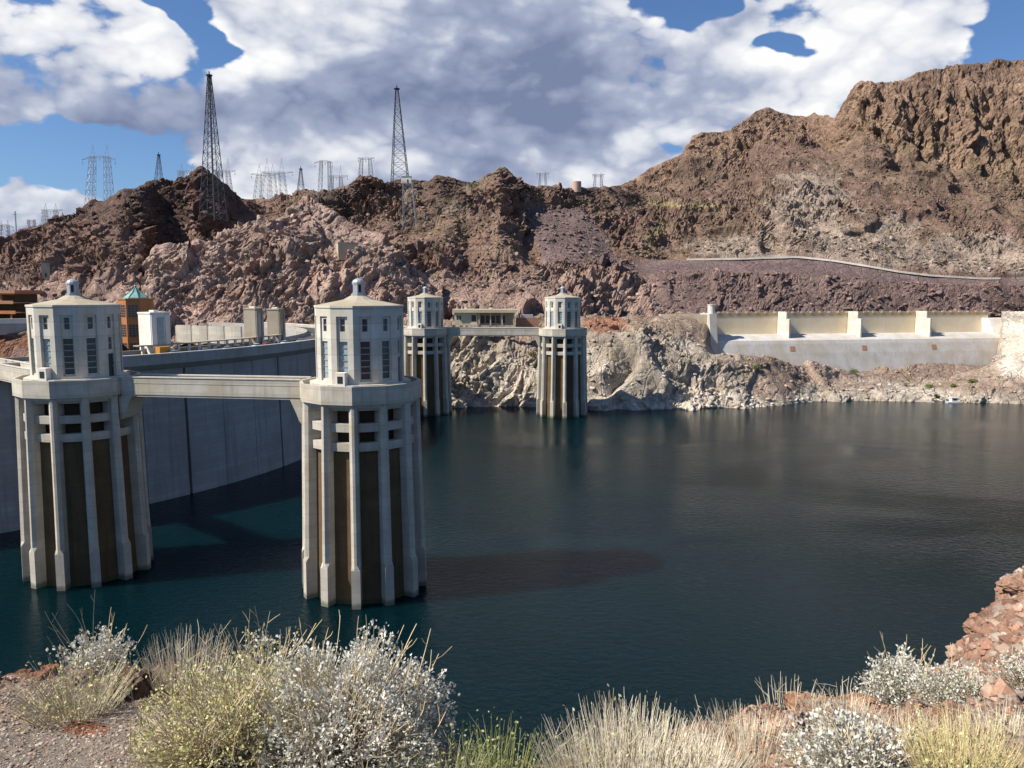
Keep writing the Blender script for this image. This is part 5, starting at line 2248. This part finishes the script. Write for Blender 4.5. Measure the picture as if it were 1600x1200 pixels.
# the big silver bush and its yellow neighbour
brittlebush(535, 1195, .66, .66, 2300, .022, 11, 'largest silver-leaved bush at the bottom, in front of the near tower', stalks=70, stalk_len=.24, skew=(.05, 0))
brittlebush(345, 1188, .52, .48, 800, .019, 12, 'yellow-green twiggy bush left of the largest silver bush', YELLOW, 60, .16, per=(5, 12),
            group='yellow dry bushes on the near bank', stalk_col=(.45, .37, .2))
brittlebush(420, 1120, .48, .50, 500, .024, 13, 'grey-leaved bush between the yellow bush and largest silver bush', SILVER + YELLOW, 55, .26)
grass_clump(285, 1080, .38, .55, 330, 14, 'tall dry tan stalks behind the yellow bush', STRAWC, .35, th=.003)
# left dry shrub with a silver head
grass_clump(118, 1112, .30, .42, 420, 15, 'dry grey twiggy shrub on the left gravel', [(.45, .40, .33), (.52, .47, .36), (.40, .36, .22)], .9,
            leafy=.8, name='dry_shrub', group='dry shrubs on the near bank')
brittlebush(150, 1052, .30, .30, 170, .03, 16, 'small silver bush behind the dry grey shrub', stalks=22, stalk_len=.30)
# centre
grass_clump(775, 1262, .33, .46, 300, 17, 'green broom-like shrub at bottom centre', [(.24, .26, .08), (.32, .30, .12), (.18, .21, .07)], .6,
            leafy=.9, leafcols=[(.22, .27, .07), (.30, .32, .12), (.38, .38, .2)], name='broom_shrub', group='dry shrubs on the near bank')
grass_clump(985, 1265, .46, .58, 1500, 18, 'wide straw-coloured grass clump at bottom centre', STRAWC, .5, leafy=.15, th=.0026)
grass_clump(690, 1250, .28, .34, 220, 19, 'low grey-green tangle right of the largest silver bush', [(.36, .36, .22), (.42, .38, .26)], .9,
            leafy=.8, leafcols=[(.40, .43, .30), (.30, .33, .14)], name='tangled_shrub', group='dry shrubs on the near bank')
grass_clump(1125, 1160, .10, .42, 14, 20, 'bare pale forked twig right of the straw grass', [(.58, .50, .40)], .8, name='bare_twig',
            group='dry shrubs on the near bank', th=.0042)
grass_clump(1175, 1185, .55, .22, 900, 21, 'low mat of tan dry grass on the right bank', STRAWC + [(.40, .27, .16)], .9, th=.002)
grass_clump(1240, 1112, .40, .34, 46, 22, 'thin dry stalks above the rounded reddish rock', STRAWC, .35, th=.0036)
grass_clump(1325, 1104, .30, .32, 40, 23, 'thin dry stalks left of the round silver bush', STRAWC, .35, th=.0038)
grass_clump(1330, 1130, .55, .16, 600, 26, 'short dry grass fringe above the front silver bush', STRAWC + [(.42, .3, .18)], .9, th=.0022)
brittlebush(1405, 1098, .32, .44, 650, .030, 24, 'round silver bush at the foot of the right rock slope', stalks=18, stalk_len=.24)
brittlebush(1490, 1104, .36, .30, 380, .026, 25, 'sparser grey-green bush right of the round silver bush', SILVER + [(.40, .40, .26)], stalks=10, stalk_len=.18)
brittlebush(1335, 1226, .40, .34, 650, .027, 27, 'bright silver bush at the lower right picture edge', stalks=14, stalk_len=.14)
grass_clump(1505, 1218, .30, .42, 520, 28, 'yellow dry grass at the lower right corner', [(.60, .50, .25), (.55, .52, .28), (.5, .4, .2)], .5, leafy=.4,
            leafcols=YELLOW, th=.0022)
brittlebush(1600, 1075, .35, .22, 160, .026, 29, 'flat grey bush on the right slope at the picture edge', SILVER + [(.45, .38, .28)], stalks=6, stalk_len=.14)

grass_clump(1420, 1160, .45, .16, 420, 30, 'low straw tufts around the maroon rock', STRAWC + [(.42, .3, .18)], .9, th=.002)
grass_clump(1570, 1150, .45, .18, 380, 31, 'thin straw tufts on the red soil at the right edge', STRAWC, .8, th=.002)
grass_clump(1095, 1215, .35, .26, 420, 32, 'pale dry tuft between the straw clump and the tan mat', STRAWC, .7, th=.0022)
